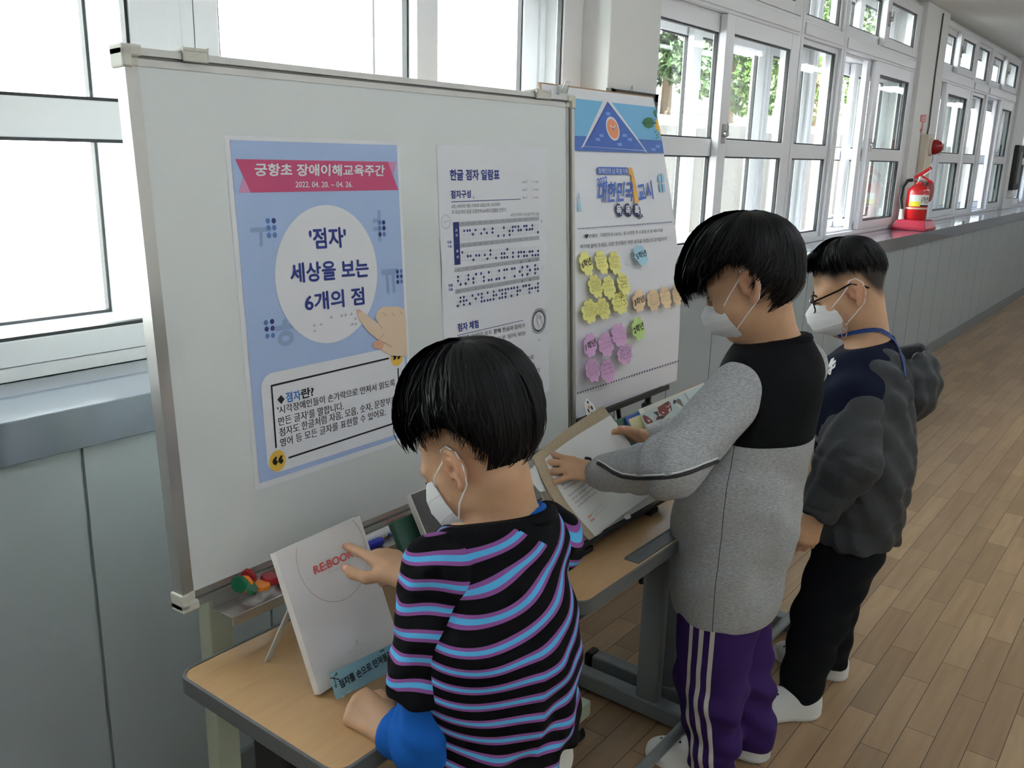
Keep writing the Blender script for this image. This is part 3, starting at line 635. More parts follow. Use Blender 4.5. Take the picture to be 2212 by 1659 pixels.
# cardboard back with a thin edge
for j in range(nz_+1):
    v = BZ+.004+(TZ-BZ)*j/nz_; y = eY(v)
    for u in (LX-.004, RX+.002):
        for h in (.0005, -.006): m.v.append((u, y-h, v))
for j in range(nz_):
    k = 4*j; m.f += [(k, k+2, k+6, k+4), (k+3, k+1, k+5, k+7), (k+1, k, k+4, k+5), (k+2, k+3, k+7, k+6)]; m.m += [0]*4
m.f += [(0, 1, 3, 2), (4*nz_, 4*nz_+2, 4*nz_+3, 4*nz_+1)]; m.m += [0, 0]
sh.part('backing_board', m, cdb)
m = MB()
for j in range(nz_+1):
    v = BZ+(TZ-BZ)*j/nz_
    for i in range(9): u = LX+(RX-LX)*i/8; m.v.append((u, eY(v)-.0015-.006*max(0, (u-RX+.1)/.1)**2*math.sin(math.pi*j/nz_), v))
for j in range(nz_):
    for i in range(8): k = j*9+i; m.f.append((k, k+1, k+10, k+9)); m.m.append(0)
sh.part('sheet', m, paper, smooth=True)
class EPrint(Print):
    def uv(s, P, m, h=.0006):   # follow the bow of the sheet: cut tall shapes into strips
        P = [np.array(q, float) for q in P]; v0 = min(q[1] for q in P); v1 = max(q[1] for q in P)
        if v1-v0 < .09: return super().uv(P, m, h)
        ks = int((v1-v0)/.05)+1
        for k in range(ks):
            a, b = v0+(v1-v0)*k/ks, v0+(v1-v0)*(k+1)/ks; Q = P
            for lim, sg in ((a, 1), (b, -1)):
                O = []
                for i in range(len(Q)):
                    A, B_ = Q[i-1], Q[i]; ia, ib = sg*(A[1]-lim) >= 0, sg*(B_[1]-lim) >= 0
                    if ia != ib: t = (lim-A[1])/(B_[1]-A[1]); O.append(A+(B_-A)*t)
                    if ib: O.append(B_)
                Q = O
                if not Q: break
            if len(Q) > 2: super().uv(Q, m, h)
E2 = 0.0075
p = EPrint(eS, epx, (1160, 150), .2471)
skyb = M('print_sky_blue', (116, 184, 226), .5); wave = M('print_wave_blue', (66, 108, 190), .5); roof = M('print_roof_blue', (56, 100, 190), .5); roofl = M('print_tile_blue', (120, 160, 224), .5); clk = M('print_orange', (240, 150, 100), .5); leafp = M('print_leaf', (36, 110, 66), .5); flow = M('print_flower_yellow', (246, 196, 70), .5); wnd = M('print_window_blue', (150, 200, 226), .5); one = M('print_one_orange', (246, 180, 80), .5); logo = M('print_logo_blue', (64, 104, 196), .5); dnavy = M('print_deep_navy', (26, 42, 98), .5)
uL, uR = LX+.002, RX-.004
def uvband(yL, yR, yL2, yR2, m_, h):   # a band across the whole sheet
    a, b, c_, d_ = p.px(345, yL)[1], p.px(1040, yR)[1], p.px(345, yL2)[1], p.px(1060, yR2)[1]; p.uv([(uL, (c_+d_)/2), (uR, (c_+d_)/2), (uR, (a+b)/2), (uL, (a+b)/2)], m_, h)
p.sec = 'roof_picture'; uvband(238, 350, 566, 632, skyb, E2); uvband(566, 632, 694, 744, wave, E2)
p.poly([(558, 276), (632, 286), (955, 738), (925, 712), (390, 672), (365, 692)], paper, E2+.0006)
p.poly([(597, 280), (925, 708), (390, 670)], roof, E2+.001); p.poly([(597, 280), (640, 340), (470, 560), (390, 670)], M('print_roof_edge', (48, 84, 168), .5), E2+.0013)
p.poly([(597, 300), (880, 690), (420, 660)], roof, E2+.0016)
p.ell((640, 517), (56, 104), paper, E2+.002); p.ell((641, 519), (47, 86), clk, E2+.0024)
p.line((641, 519), (615, 485), .004, paper, E2+.003); p.line((641, 519), (660, 488), .004, paper, E2+.003); p.ell((641, 519), (7, 10), roof, E2+.0034)
for x, y in ((597, 387), (540, 577), (507, 610), (742, 576), (787, 612), (700, 655), (1035, 672), (995, 700)): p.poly([(x-20, y-13), (x+18, y-11), (x+21, y+14), (x-15, y+12)], roofl, E2+.0024)
p.poly([(902, 468), (920, 432), (950, 418), (985, 424), (1012, 466), (990, 505), (955, 518), (920, 502)], leafp, E2+.001); p.line((910, 470), (1025, 468), .004, M('print_leaf_dark', (24, 84, 50), .5), E2+.0014)
p.poly([(995, 375), (1008, 350), (1020, 352), (1030, 425), (1010, 410)], leafp, E2+.001); p.poly([(1015, 470), (1030, 430), (1042, 440), (1060, 560), (1058, 600), (1045, 545), (1016, 515)], flow, E2+.001)
for x, y in ((1010, 548), (1025, 575), (1022, 602)): p.ell((x, y), (5, 6), leafp, E2+.001, 10); p.line((x, y), (x+22, y-25), .0015, leafp, E2+.001)
for q in ([(1043, 940), (1052, 912), (1064, 908), (1068, 985), (1048, 984)], [(1072, 908), (1086, 920), (1096, 945), (1098, 985), (1076, 985)], [(1050, 1000), (1070, 1000), (1078, 1074), (1058, 1072)], [(1078, 1000), (1100, 1000), (1108, 1072), (1085, 1074)], [(343, 1070), (352, 1085), (358, 1130), (342, 1132)], [(342, 1150), (360, 1150), (370, 1235), (344, 1237)]): p.poly(q, wnd, E2)
p.sec = 'title_lettering'; p.poly([(512, 856), (522, 850), (772, 856), (779, 864), (781, 912), (774, 918), (522, 916), (514, 908)], logo, E2); p.text('장애인의 날 특별기획', (518, 908), (774, 912), (516, 860), paper, .012, E2+.0006)
p.text('2022', (512, 1014), (598, 988), (506, 956), logo, .03, E2)
p.text('대한민국', (515, 1160), (818, 1148), (528, 985), logo, .03, E2); p.text('교시', (880, 1160), (1002, 1128), (858, 1000), logo, .03, E2)
p.poly([(783, 862), (800, 853), (815, 866), (838, 960), (872, 1165), (838, 1168), (806, 925), (785, 920)], one, E2+.0004)
for x, t_ in ((697, '똑'), (777, '똑'), (855, '톡')): p.ell((x, 1229), (31, 60), dnavy, E2+.0008); p.text(t_, (x-20, 1268), (x+22, 1264), (x-22, 1192), paper, .03, E2+.0014)
for x in (738, 816): p.ell((x, 1227), (5, 8), dnavy, E2, 10)
p.text('talk', (866, 1312), (910, 1284), (858, 1278), dnavy, .03, E2+.0016)
p.sec = 'dotted_line'
for i in range(55): t = i/54; p.ell((342+818*t, 1392-60*t), (4.2, 6), dnavy, E2, 10)
p.sec = 'body_lettering'; p.text('♥반별로 『대한민국 1교시』를 시청한 후 소감을 쓴 꽃 메모지를', (400, 1478), (1082, 1422), (400, 1440), ink, .016, E2); p.text('여기에 붙여 주세요. 다른 친구들은 어떤 생각을 하였는지 읽어봅시다!', (360, 1570), (1118, 1494), (360, 1530), ink, .016, E2)
p.zoom((1200, 480), .24116)
p.sec = 'dotted_line'
for i in range(40): t = i/39; p.ell((181+900*t, 1527-287*t), (5.5, 8), dnavy, E2, 10)
p.emit(sh)
# binder clip on the sheet's top edge, behind the whiteboard
bc = epx(1210, 203); m = MB().box((bc[0]-.02, eY(TZ)-.018, TZ-.03), (bc[0]+.02, eY(TZ)-.010, TZ+.001)); m.tube([(bc[0]-.015, eY(TZ)-.02, TZ-.02), (bc[0]-.01, eY(TZ)-.03, TZ+.012), (bc[0]+.01, eY(TZ)-.03, TZ+.012), (bc[0]+.015, eY(TZ)-.02, TZ-.02)], .0015, 6)
solo('binder_clip', m, steel, 'small steel binder clip at the top left of the notice sheet', 'clip')
# flower notes
NC = dict(y=M('note_yellow', (244, 236, 140), .6), b=M('note_blue', (170, 214, 232), .6), o=M('note_orange', (248, 212, 168), .6), g=M('note_green', (196, 226, 140), .6), p=M('note_pink', (228, 178, 222), .6))
pen = M('pencil_grey', (120, 116, 100), .6)
GN = dict(y='yellow', b='blue', o='orange', g='green', p='pink')
NL = [('y', 237, 365, 58, 112, '6학년', 'yellow flower note headed in thick pen, topmost and leftmost of the yellow ones'), ('y', 375, 355, 55, 107, '', 'yellow flower note in the middle of the top yellow row'), ('y', 498, 360, 54, 108, '', 'yellow flower note at the right of the top yellow row'),
      ('y', 318, 568, 63, 105, '', 'yellow flower note at the left of the second yellow row'), ('y', 438, 580, 58, 108, '', 'yellow flower note in the middle of the second yellow row'), ('y', 565, 545, 53, 103, '', 'yellow flower note at the right of the second yellow row, edge curled, darkly written'),
      ('y', 262, 790, 70, 108, '', 'yellow flower note at the left of the lowest yellow row'), ('y', 378, 765, 62, 98, '', 'yellow flower note in the middle of the lowest yellow row'), ('y', 528, 715, 72, 97, '', 'yellow flower note at the right of the lowest yellow row, filled with writing'),
      ('b', 720, 290, 60, 93, '5학년', 'the only light blue flower note, under the two lines of print'), ('o', 702, 700, 57, 100, '3학년', 'pale orange flower note headed in thick pen, leftmost of four'), ('o', 833, 690, 58, 97, '', 'pale orange flower note, second from the left of four'), ('o', 935, 667, 48, 100, '', 'pale orange flower note, third from the left of four'), ('o', 1040, 647, 40, 95, '', 'pale orange flower note at the right edge of the sheet'),
      ('g', 687, 943, 58, 103, '2학년', 'the only light green flower note, under the orange row'), ('p', 258, 1090, 60, 108, '1학년', 'pink flower note headed in thick pen, left of the upper pink row'), ('p', 395, 1085, 68, 105, '', 'pink flower note beside the thickly headed pink one'), ('p', 512, 998, 68, 103, '', 'pink flower note highest of the pink ones'), ('p', 562, 1170, 68, 88, '', 'pink flower note furthest right of the pink ones, folded at the bottom'), ('p', 270, 1312, 65, 105, '', 'pink flower note at the bottom left'), ('p', 402, 1317, 63, 105, '', 'pink flower note at the bottom beside the bottom left one')]
for k, (c_, x, y, rx, ry_, t_, lab) in enumerate(NL):
    rng = np.random.RandomState(k); o_ = (1200, 480); s_ = .24116
    C0 = np.array(epx(o_[0]+s_*x, o_[1]+s_*y)); ru = abs(epx(o_[0]+s_*(x+rx), o_[1]+s_*y)[0]-epx(o_[0]+s_*(x-rx), o_[1]+s_*y)[0])/2; rv = abs(epx(o_[0]+s_*x, o_[1]+s_*(y-ry_))[1]-epx(o_[0]+s_*x, o_[1]+s_*(y+ry_))[1])/2
    rot_ = rng.uniform(-.12, .12); curl = rng.uniform(.006, .016); base = .0105+.0006*k
    def nS(u, v, h, C0=C0, rv=rv, curl=curl, base=base):
        t = min(1, max(0, (C0[1]-v)/rv*.5+.5)); return np.array([u, eY(v)-base-h-curl*t*t, v])
    m = MB(); N = 48; rings = [.001, .3, .6, .85, 1.0]
    for side in (0, .0006):
        for q in rings:
            for i in range(N):
                t = 6.28319*i/N; s8 = abs(math.sin(t*4)) if True else 0; r_ = q*(.80+.22*s8**.6 if q == 1.0 else .9)
                if q == 1.0: r_ *= 1-.0*q
                a_, b__ = r_*ru*math.cos(t), r_*rv*math.sin(t); m.v.append(tuple(nS(C0[0]+a_*math.cos(rot_)-b__*math.sin(rot_)*.6, C0[1]+b__*math.cos(rot_)+a_*math.sin(rot_), side)))
    R5 = len(rings)
    for sd in range(2):
        for j in range(R5-1):
            for i in range(N):
                a_ = (sd*R5+j)*N; f_ = (a_+i, a_+(i+1) % N, a_+N+(i+1) % N, a_+N+i); m.f.append(f_); m.m.append(0)
    nt_ = Thing('sticky_note', lab, 'sticky note', (C0[0], eY(C0[1])-base, C0[1]-rv), GN[c_]+' flower notes on the notice sheet')
    nt_.part('paper', m, NC[c_], smooth=True)
    w = Print(nS, lambda a_, b__: (a_, b__))
    if t_: w.text(t_, C0+[-.72*ru, -.38*rv], C0+[.8*ru, -.12*rv], C0+[-.76*ru, .22*rv], ink, .025, .0014, uv=True)
    else:
        rows = 3+k % 4
        for j in range(rows):
            v = C0[1]+rv*(.5-1.05*j/rows); u = C0[0]-ru*(.7-.1*rng.rand()); end = C0[0]+ru*(.45+.25*rng.rand()); dk = ink if k in (5, 8, 18, 20) else pen
            while u < end:
                wl = ru*(.1+.16*rng.rand())
                for z_ in range(3): w.line((u+wl*rng.rand()*.6, v+.0025*rng.randn()), (u+wl*(.3+.7*rng.rand()), v+.0025*rng.randn()), .0007 if dk is pen else .0009, dk, .0014, True)
                u += wl*1.25
    nt_.part('handwriting', w, w.mats)

# ================================================================== on the pillars and the ledge
a_, c_ = onY(1317, 189.5, 1.795), onY(1423, 204, 1.795)
fr = Thing('picture_frame', 'dark framed board hanging on the first pillar behind the notice sheet', 'picture frame', ((a_[0]+c_[0])/2, 1.81, 1.27))
x0, x1, z1, z0 = a_[0]+.01, c_[0]-.005, 1.782, 1.27; m = MB()
fm2 = M('dark_frame', (50, 48, 42), .5)
for lo, hi in (((x0, z1-.03), (x1, z1)), ((x0, z0), (x1, z0+.03)), ((x0, z0), (x0+.03, z1)), ((x1-.03, z0), (x1, z1))): m.box((lo[0], 1.792, lo[1]), (hi[0], 1.815, hi[1]))
fr.part('frame', m, fm2, bevel=.002); fr.part('board', MB().box((x0+.02, 1.80, z0+.02), (x1-.02, 1.814, z1-.02)), M('dark_green_board', (52, 60, 54), .6)); fr.part('hanging_hook', MB().tube([((x0+x1)/2-.012, 1.813, z1), ((x0+x1)/2+.004, 1.813, z1+.022), ((x0+x1)/2+.01, 1.813, z1+.002)], .002, 6), steel)
# alarm box on the second pillar
ax0, ax1, az0, az1, ay = 7.63, 7.815, 1.225, 1.765, 1.84
al = Thing('alarm_box', 'tall cream fire alarm box with red lamp and bell on the second pillar', 'fire alarm', ((ax0+ax1)/2, 1.9, az0))
crm = M('cream_steel', (214, 204, 186), .45, noise=(8, .06))
al.part('housing', MB().box((ax0, ay, az0), (ax1, 1.899, az1)), crm, bevel=.006)
al.part('lamp_base', MB().lathe([(.068, 0), (.068, .012), (.058, .02)], (7.735, ay, 1.67), (0, -1, 0), 24), crm, smooth=True)
al.part('lamp', MB().lathe([(.058, 0), (.056, .025), (.04, .055), (.012, .068)], (7.735, ay-.02, 1.67), (0, -1, 0), 24), M('red_lens', (150, 22, 26), .15), smooth=True, label='red dome lamp')
al.part('bell', MB().lathe([(.02, 0), (.02, .02), (.085, .022), (.09, .035), (.075, .055), (.03, .064)], (7.72, ay, 1.33), (0, -1, 0), 28), M('bell_red', (150, 62, 60), .35), smooth=True, label='round faded red bell')
al.part('conduit', MB().tube([(7.78, 1.89, az1-.002), (7.80, 1.89, 1.83), (7.79, 1.894, 2.2), (7.79, 1.894, 2.66)], .006, 6), M('grey_cable', (90, 90, 88), .6), smooth=True)
# red sign with its arrow
def sS(u, v, h): return np.array([u, 1.8985-h, v])
p = Print(sS, lambda x, y: (lambda q: (q[0], q[2]))(onY(x, y, 1.899)), (1850, 220), .18082)
rs = M('sign_red', (206, 60, 56), .4)
p.poly([(768, 157), (836, 155), (824, 242), (758, 238)], rs, .0008); p.poly([(785, 240), (800, 240), (790, 325), (775, 325)], rs, .0008); p.poly([(758, 325), (795, 325), (768, 385)], rs, .0008)
p.text('소화기', (772, 208), (830, 208), (780, 168), white_pl, .02, .0014); p.text('FIRE', (774, 226), (824, 226), (776, 213), white_pl, .02, .0014)
sg = Thing('arrow_sign', 'small red extinguisher sign with a downward arrow on the second pillar', 'sign', (7.55, 1.899, 1.78)); sg.part('face', p, p.mats)
# extinguisher in its red tray
ey, ez_ = 1.785, 1.055; e0 = onZ(1955, 494, ez_); ex = e0[0]-.02
st = Thing('extinguisher_stand', 'red plastic base holding the extinguisher on the grey ledge', 'stand', (ex, ey, ez_)); redp = M('red_base_plastic', (176, 36, 62), .35)
UPZ = np.array([0, 0, 1.]); m = MB()
def rq(w, d, z): return [(ex+sx*w, ey+sy*d, z) for sx, sy in ((-1, -1), (1, -1), (1, 1), (-1, 1))]
lv = [rq(.16, .124, ez_+.0005), rq(.16, .124, ez_+.02), rq(.125, .10, ez_+.072), rq(.11, .09, ez_+.075)]
for l_ in lv: m.v += l_
for j in range(3):
    for i in range(4): m.f.append((j*4+i, j*4+(i+1) % 4, j*4+4+(i+1) % 4, j*4+4+i)); m.m.append(0)
m.f += [(3, 2, 1, 0), (12, 13, 14, 15)]; m.m += [0, 0]
st.part('base', m, redp, bevel=.006)
fe = Thing('fire_extinguisher', 'red fire extinguisher with black hose standing in a red base on the ledge', 'fire extinguisher', (ex, ey, ez_+.0755)); fz = ez_+.0755; fr_ = .078
redx = M('extinguisher_red', (196, 28, 34), .2, coat=.5)
fe.part('cylinder', MB().lathe([(.07, 0), (fr_, .01), (fr_, .20), (fr_*.93, .225), (fr_*.7, .245), (.03, .262), (.026, .28)], (ex, ey, fz), (0, 0, 1), 36), redx, smooth=True)
Rt, Fr = np.array([.24, -.97, 0]), np.array([-.97, -.24, 0])   # its right hand and its front, turned down the corridor
E_ = lambda r, f, z: np.array([ex, ey, fz+z])+Rt*r+Fr*f
def fS(u, v, h): return E_(math.sin(u)*(fr_+h), math.cos(u)*(fr_+h), v)
q = Print(fS, lambda a, b: (a, b))
def band(u0, u1, v0, v1, m_, h):
    n_ = 10; q.use(m_); V = [fS(u0+(u1-u0)*i/n_, v, h) for i in range(n_+1) for v in (v0, v1)]; q.add(V, [(2*i, 2*i+2, 2*i+3, 2*i+1) for i in range(n_)])
lab_w, lab_y = M('label_white', (236, 236, 230), .5), M('label_yellow', (240, 220, 50), .5)
band(-.75, 1.45, .10, .185, lab_w, .0008); band(-.75, .3, .10, .135, lab_y, .0012); band(.3, 1.45, .10, .112, ink, .0012)
q.text('(가)연', (.35, .12), (1.15, .12), (.35, .172), ink, .03, .0014, uv=True)
fe.part('label', q, q.mats); fe.part('strap', MB().lathe([(fr_+.001, 0), (fr_+.002, .002), (fr_+.002, .012), (fr_+.001, .014)], (ex, ey, fz+.078), (0, 0, 1), 36), M('strap_beige', (206, 170, 150), .4), smooth=True)
fe.part('valve', MB().lathe([(.02, 0), (.022, .012), (.016, .02), (.016, .045)], (ex, ey, fz+.275), (0, 0, 1), 20).tube([E_(0, 0, .295), E_(-.05, .005, .292)], .012, 10), steel, smooth=True)
m = MB(); m.box((-.05, -.014, -.012), (.085, .014, .012), (unit(Rt*.8+UPZ*.6), Fr, unit(UPZ*.8-Rt*.6)), E_(0, 0, .335)); fe.part('handle', m, redx, bevel=.003)
m = MB(); m.box((-.01, -.012, -.007), (.09, .012, .007), (unit(Rt*.85-UPZ*.5), Fr, unit(UPZ*.85+Rt*.5)), E_(.01, 0, .322)); fe.part('lever', m, redx, bevel=.002)
fe.part('safety_pin', MB().tube([E_(.02, .014, .325), E_(.065, .016, .365), E_(.055, .016, .38)], .003, 6), steel, smooth=True)
hs = [E_(-.05, .005, .292), E_(-.085, .015, .285), E_(-.112, .03, .24), E_(-.118, .04, .15), E_(-.10, .05, .075)]
fe.part('hose', MB().tube(hs, .0135, 12), blackp, smooth=True); fe.part('nozzle', MB().tube([hs[-1], E_(-.095, .05, -.0)], [.013, .021], 14), white_pl, smooth=True)
# dark wall thermometer case far down the corridor
wl = Thing('wall_lamp', 'narrow dark wall fixture on the far pillar with a pale lower end', 'wall lamp', (11.8, 1.88, 1.25)); wl.part('case', MB().box((11.72, 1.85, 1.27), (12.06, 1.899, 1.77)), blackp, bevel=.01); wl.part('foot', MB().box((11.76, 1.86, 1.19), (12.0, 1.899, 1.27)), white_pl, bevel=.004); wl.part('glass', MB().box((11.8, 1.845, 1.34), (11.98, 1.852, 1.7)), M('smoked_glass', (60, 56, 50), .1))
# ================================================================== school desks
wood = M('desk_laminate', (196, 158, 112), .28)
n = wood.node_tree; b = n.nodes['Principled BSDF']; tc = n.nodes.new('ShaderNodeTexCoord'); mp = n.nodes.new('ShaderNodeMapping'); mp.inputs['Scale'].default_value = (2.2, 14, 4)
nz = n.nodes.new('ShaderNodeTexNoise'); nz.inputs['Scale'].default_value = 3; nz.inputs['Detail'].default_value = 6; nz.inputs['Distortion'].default_value = .8
mx = n.nodes.new('ShaderNodeMix'); mx.data_type = 'RGBA'; mx.inputs[6].default_value = (*lin((184, 143, 98)), 1); mx.inputs[7].default_value = (*lin((208, 172, 126)), 1)
n.links.new(tc.outputs['Object'], mp.inputs[0]); n.links.new(mp.outputs[0], nz.inputs[0]); n.links.new(nz.outputs[0], mx.inputs[0]); n.links.new(mx.outputs[2], b.inputs['Base Color'])
edge_m = M('desk_edge_grey', (92, 94, 94), .45); steelg = M('desk_frame_grey', (122, 126, 128), .4, noise=(20, .04))
DZ = .682
def desk(x0, x1, y0, y1, label, tray=None, bracket=False):
    t = Thing('school_desk', label, 'desk', ((x0+x1)/2, (y0+y1)/2, 0), 'school desks along the wall')
    P = rrect(x0, y0, x1, y1, .03, 6)
    t.part('tabletop', MB().prism(rrect(x0+.006, y0+.006, x1-.006, y1-.006, .026, 6), lambda u, v, h: (u, v, h), DZ-.02, DZ), wood)
    m = MB(); O, I = P, rrect(x0+.0055, y0+.0055, x1-.0055, y1-.0055, .0265, 6); N = len(O)
    for z in (DZ-.027, DZ-.004, DZ+.0012): m.v += [(u+(.002 if 0 else 0), v, z) for u, v in O]
    m.v += [(u, v, DZ+.0016) for u, v in I]; m.v += [(u, v, DZ-.027) for u, v in I]
    for a, c in ((0, 1), (1, 2), (2, 3), (4, 0), (3, 4)):
        for i in range(N): m.f.append((a*N+i, a*N+(i+1) % N, c*N+(i+1) % N, c*N+i)); m.m.append(0)
    t.part('edge_band', m, edge_m, smooth=True)
    t.part('underframe', MB().box((x0+.03, y0+.03, DZ-.06), (x1-.03, y1-.04, DZ-.022)), blackp, bevel=.006)
    ym = 1.03
    for x, s in ((x0+.045, 1), (x1-.045, -1)):
        u = t.part('leg', MB().prism([(x-.02, ym-.035), (x+.02, ym-.035), (x+.02, ym+.035), (x-.02, ym+.035)], lambda a, c, h: (a, c, h), .05, .56), steelg, bevel=.012, smooth=True)
        t.part('leg_sleeve', MB().box((x-.026, ym-.042, .54), (x+.026, ym+.042, DZ-.03)), blackp, u, bevel=.008)
        f = t.part('foot_bar', MB().box((x-.024, .87, .012), (x+.024, 1.27, .062)), steelg, bevel=.006)
        for y in (.845, 1.272): t.part('end_cap', MB().box((x-.027, y-.002, .0), (x+.027, y+.025, .066)), blackp, f, bevel=.01)
    t.part('footrest_bar', MB().tube([(x0+.045, .875, .085), (x1-.045, .875, .085)], .0145, 14), steelg, smooth=True)
    if tray:
        m = MB().box((tray[0], y0+.012, DZ-.012), (tray[1], y0+.05, DZ+.0022)); m.box((tray[0]+.004, y0+.046, DZ), (tray[1]-.004, y0+.05, DZ+.004)); t.part('pencil_groove', m, edge_m, bevel=.001)
    if bracket:
        m = MB(); xb = x0+.05
        for k in range(4): m.box((xb+.02+k*.022, y0+.13, DZ-.135), (xb+.026+k*.022, y0+.15, DZ-.055))
        m.box((xb+.01, y0+.128, DZ-.065), (xb+.1, y0+.152, DZ-.055)); m.box((xb+.01, y0+.128, DZ-.14), (xb+.1, y0+.152, DZ-.13)); m.box((xb+.008, y0+.128, DZ-.14), (xb+.02, y0+.152, DZ-.05)); t.part('bag_hook_plate', m, blackp, bevel=.002)
    return t
desk(.718, 1.358, .845, 1.252, 'school desk nearest the camera, with the white book propped on it', bracket=True)
desk(1.366, 2.066, .85, 1.25, 'school desk in the middle, under the open book, with a pencil groove', tray=(1.60, 1.95))
desk(2.074, 2.774, .85, 1.25, 'school desk furthest along, mostly hidden behind the boy in grey')

# ------------------------------------------------------------------ books
class Plane:
    def __init__(s, P0, eu, ev):
        s.P0 = np.array(P0, float); s.eu = unit(eu); ev = np.array(ev, float); s.ev = unit(ev-s.eu*np.dot(ev, s.eu)); s.n = np.cross(s.eu, s.ev)
    def __call__(s, u, v, h=0.): return s.P0+s.eu*u+s.ev*v+s.n*h
    def px(s, x, y, h=0.): q = onP(x, y, s.P0+s.n*h, s.n)-s.P0; return np.array([q @ s.eu, q @ s.ev])
    def at(s, x, y, h=0.): return onP(x, y, s.P0+s.n*h, s.n)
def block(pl, u0, u1, v0, v1, h0, h1, m=None):
    m = m or MB(); P = [pl(u, v, h) for h in (h0, h1) for u, v in ((u0, v0), (u1, v0), (u1, v1), (u0, v1))]
    return m.add(P, [(3, 2, 1, 0), (4, 5, 6, 7), (0, 1, 5, 4), (1, 2, 6, 5), (2, 3, 7, 6), (3, 0, 4, 7)])
bookw = M('book_white', (238, 234, 230), .45); pages = M('book_pages', (232, 230, 222), .7)
p0 = onZ(692, 1500, .69); A = Plane(p0, (.995, .06, 0), (0, .0925, .222))
BW, BH = A.px(862, 1385)[0], A.px(607, 1190)[1]
rb = Thing('book', 'white paperback with red lettering propped on a clear stand on the nearest desk', 'book', p0)
rb.part('cover', block(A, 0, BW, 0, BH, -.0008, 0, block(A, 0, BW, 0, BH, -.014, -.0132, block(A, -.0008, 0, 0, BH, -.014, 0))), bookw)
rb.part('page_block', block(A, .001, BW-.003, .003, BH-.003, -.0131, -.0009), pages)
coral = M('print_coral', (232, 104, 104), .5); rosy = M('print_rose_grey', (206, 178, 176), .5); warmg = M('print_warm_grey', (190, 182, 178), .5)
p = Print(A, A.px, (560, 1080), .27732)
p.sec = 'title_lettering'; p.text('RE:BOOK', (434, 579), (736, 440), (420, 520), coral, .04, .0008)
p.sec = 'printed_ring'; Q_ = np.array([p.px(*q) for q in ((300, 520), (345, 660), (430, 747), (560, 793), (690, 765), (806, 615), (829, 340))]); s_ = np.linalg.lstsq(np.c_[2*Q_, np.ones(len(Q_))], (Q_**2).sum(1), rcond=None)[0]; c0 = s_[:2]; r0 = math.sqrt(s_[2]+c0 @ c0); ths = [t for t in np.linspace(0, 2*math.pi, 97) if 0 < c0[0]+r0*math.cos(t) < BW and c0[1]+r0*math.sin(t) < BH-.002]
for t in ths: p.uv([c0+q_*r0*np.array([math.cos(t+d_), math.sin(t+d_)]) for q_, d_ in ((1, 0), (1, .066), (.985, .066), (.985, 0))], rosy, .0006)

p.sec = 'small_lettering'; p.text('리:북, 시각장애인이 읽는 책', (540, 568), (656, 524), (538, 559), warmg, .005, .0006)
p.text('점', (750, 1119), (768, 1112), (746, 1098), warmg, .02, .0006); p.line((735, 1141), (793, 1112), .0008, warmg, .0006)
for i, (a, c, t_) in enumerate((((697, 1196), (846, 1110), '손끝으로 읽는 여섯 개의 점'), ((730, 1196), (840, 1138), '점자와 한글이 나란히'), ((718, 1233), (858, 1158), '만지며 배우는 책'))): p.text(t_, a, c, (a[0]-2, a[1]-9), warmg, .004, .0006)
p.emit(rb)
class Spine:
    pass
S = Plane(A(-.0009, 0, 0), -A.n, A.ev); q = Print(S, lambda x, y: (x, y))
for a, c, t_ in ((.140, .105, 'RE:BOOK'), (.162, .143, '점자 읽기'), (.205, .198, '점'), (.02, .012, '::'), (.075, .07, '·')): q.text(t_, (.004, a), (.004, c), (.009, a), coral, .03, .0004, uv=True)
rb.part('spine_print', q, q.mats)
cs = Thing('book_stand', 'clear acrylic easel stand holding the white paperback', 'book stand', (p0[0]+.1, p0[1]+.05, DZ))
m = block(A, .03, BW-.03, -.006, BH*.8, -.0185, -.0155); block(A, .03, BW-.03, -.006, -.0025, -.0185, .02, m); block(A, .03, BW-.03, -.006, .012, .017, .02, m); cs.part('rest', m, ACRYL)
fl = onZ(578, 1427, DZ+.001); tp_ = A(.045, BH*.72, -.02)
m = MB().strip([fl, tp_], .012, (1, 0, 0), .003); m.strip([fl+[.11, 0, 0], tp_+[.11, 0, 0]], .012, (1, 0, 0), .003); cs.part('rear_leg', m, M('acrylic_edge', (196, 198, 190), .2))
# light blue label strip leaning on the stand's lip
b0 = onZ(726, 1512, DZ+.003); Bp = Plane(b0, onZ(872, 1437, DZ+.003)-b0, (0, .0925, .222)); bw, bh = Bp.px(868, 1440)[0]+.006, Bp.px(713, 1455)[1]
lb = Thing('label_strip', 'light blue paper strip with black lettering at the foot of the white book', 'label', b0)
lcol = M('label_sky_blue', (158, 208, 222), .5); lcol2 = M('label_pale_blue', (186, 222, 232), .5)
lb.part('strip', block(Bp, 0, bw, 0, bh, -.0006, 0), lcol)
p = Print(Bp, Bp.px, (560, 1080), .27732)
for x, y, r in ((700, 1490, 22), (760, 1330, 20), (1060, 1120, 26), (980, 1250, 22), (650, 1530, 18)): p.ell((x, y), (r, r*.6), lcol2, .0004, 14)
p.sec = 'lettering'; p.text('점자를 손으로 만져볼까요?!', (634, 1470), (1100, 1186), (612, 1410), ink, .022, .0010)
p.sec = 'twig_picture'; p.line((552, 1385), (625, 1398), .0016, M('print_twig', (70, 52, 44), .5), .0006); p.line((575, 1388), (600, 1350), .0012, MATS['print_twig'], .0006); p.line((580, 1390), (598, 1440), .0012, MATS['print_twig'], .0006)
lg = M('print_leaf_grey', (94, 130, 100), .5)
for x, y in ((600, 1355), (595, 1450)): p.ell((x, y), (9, 15), lg, .0008, 12)
for x, y in ((945, 1178), (963, 1170)): p.ell((x, y), (10, 7), M('print_sprout', (40, 80, 62), .5), .0012, 12)
p.emit(lb)

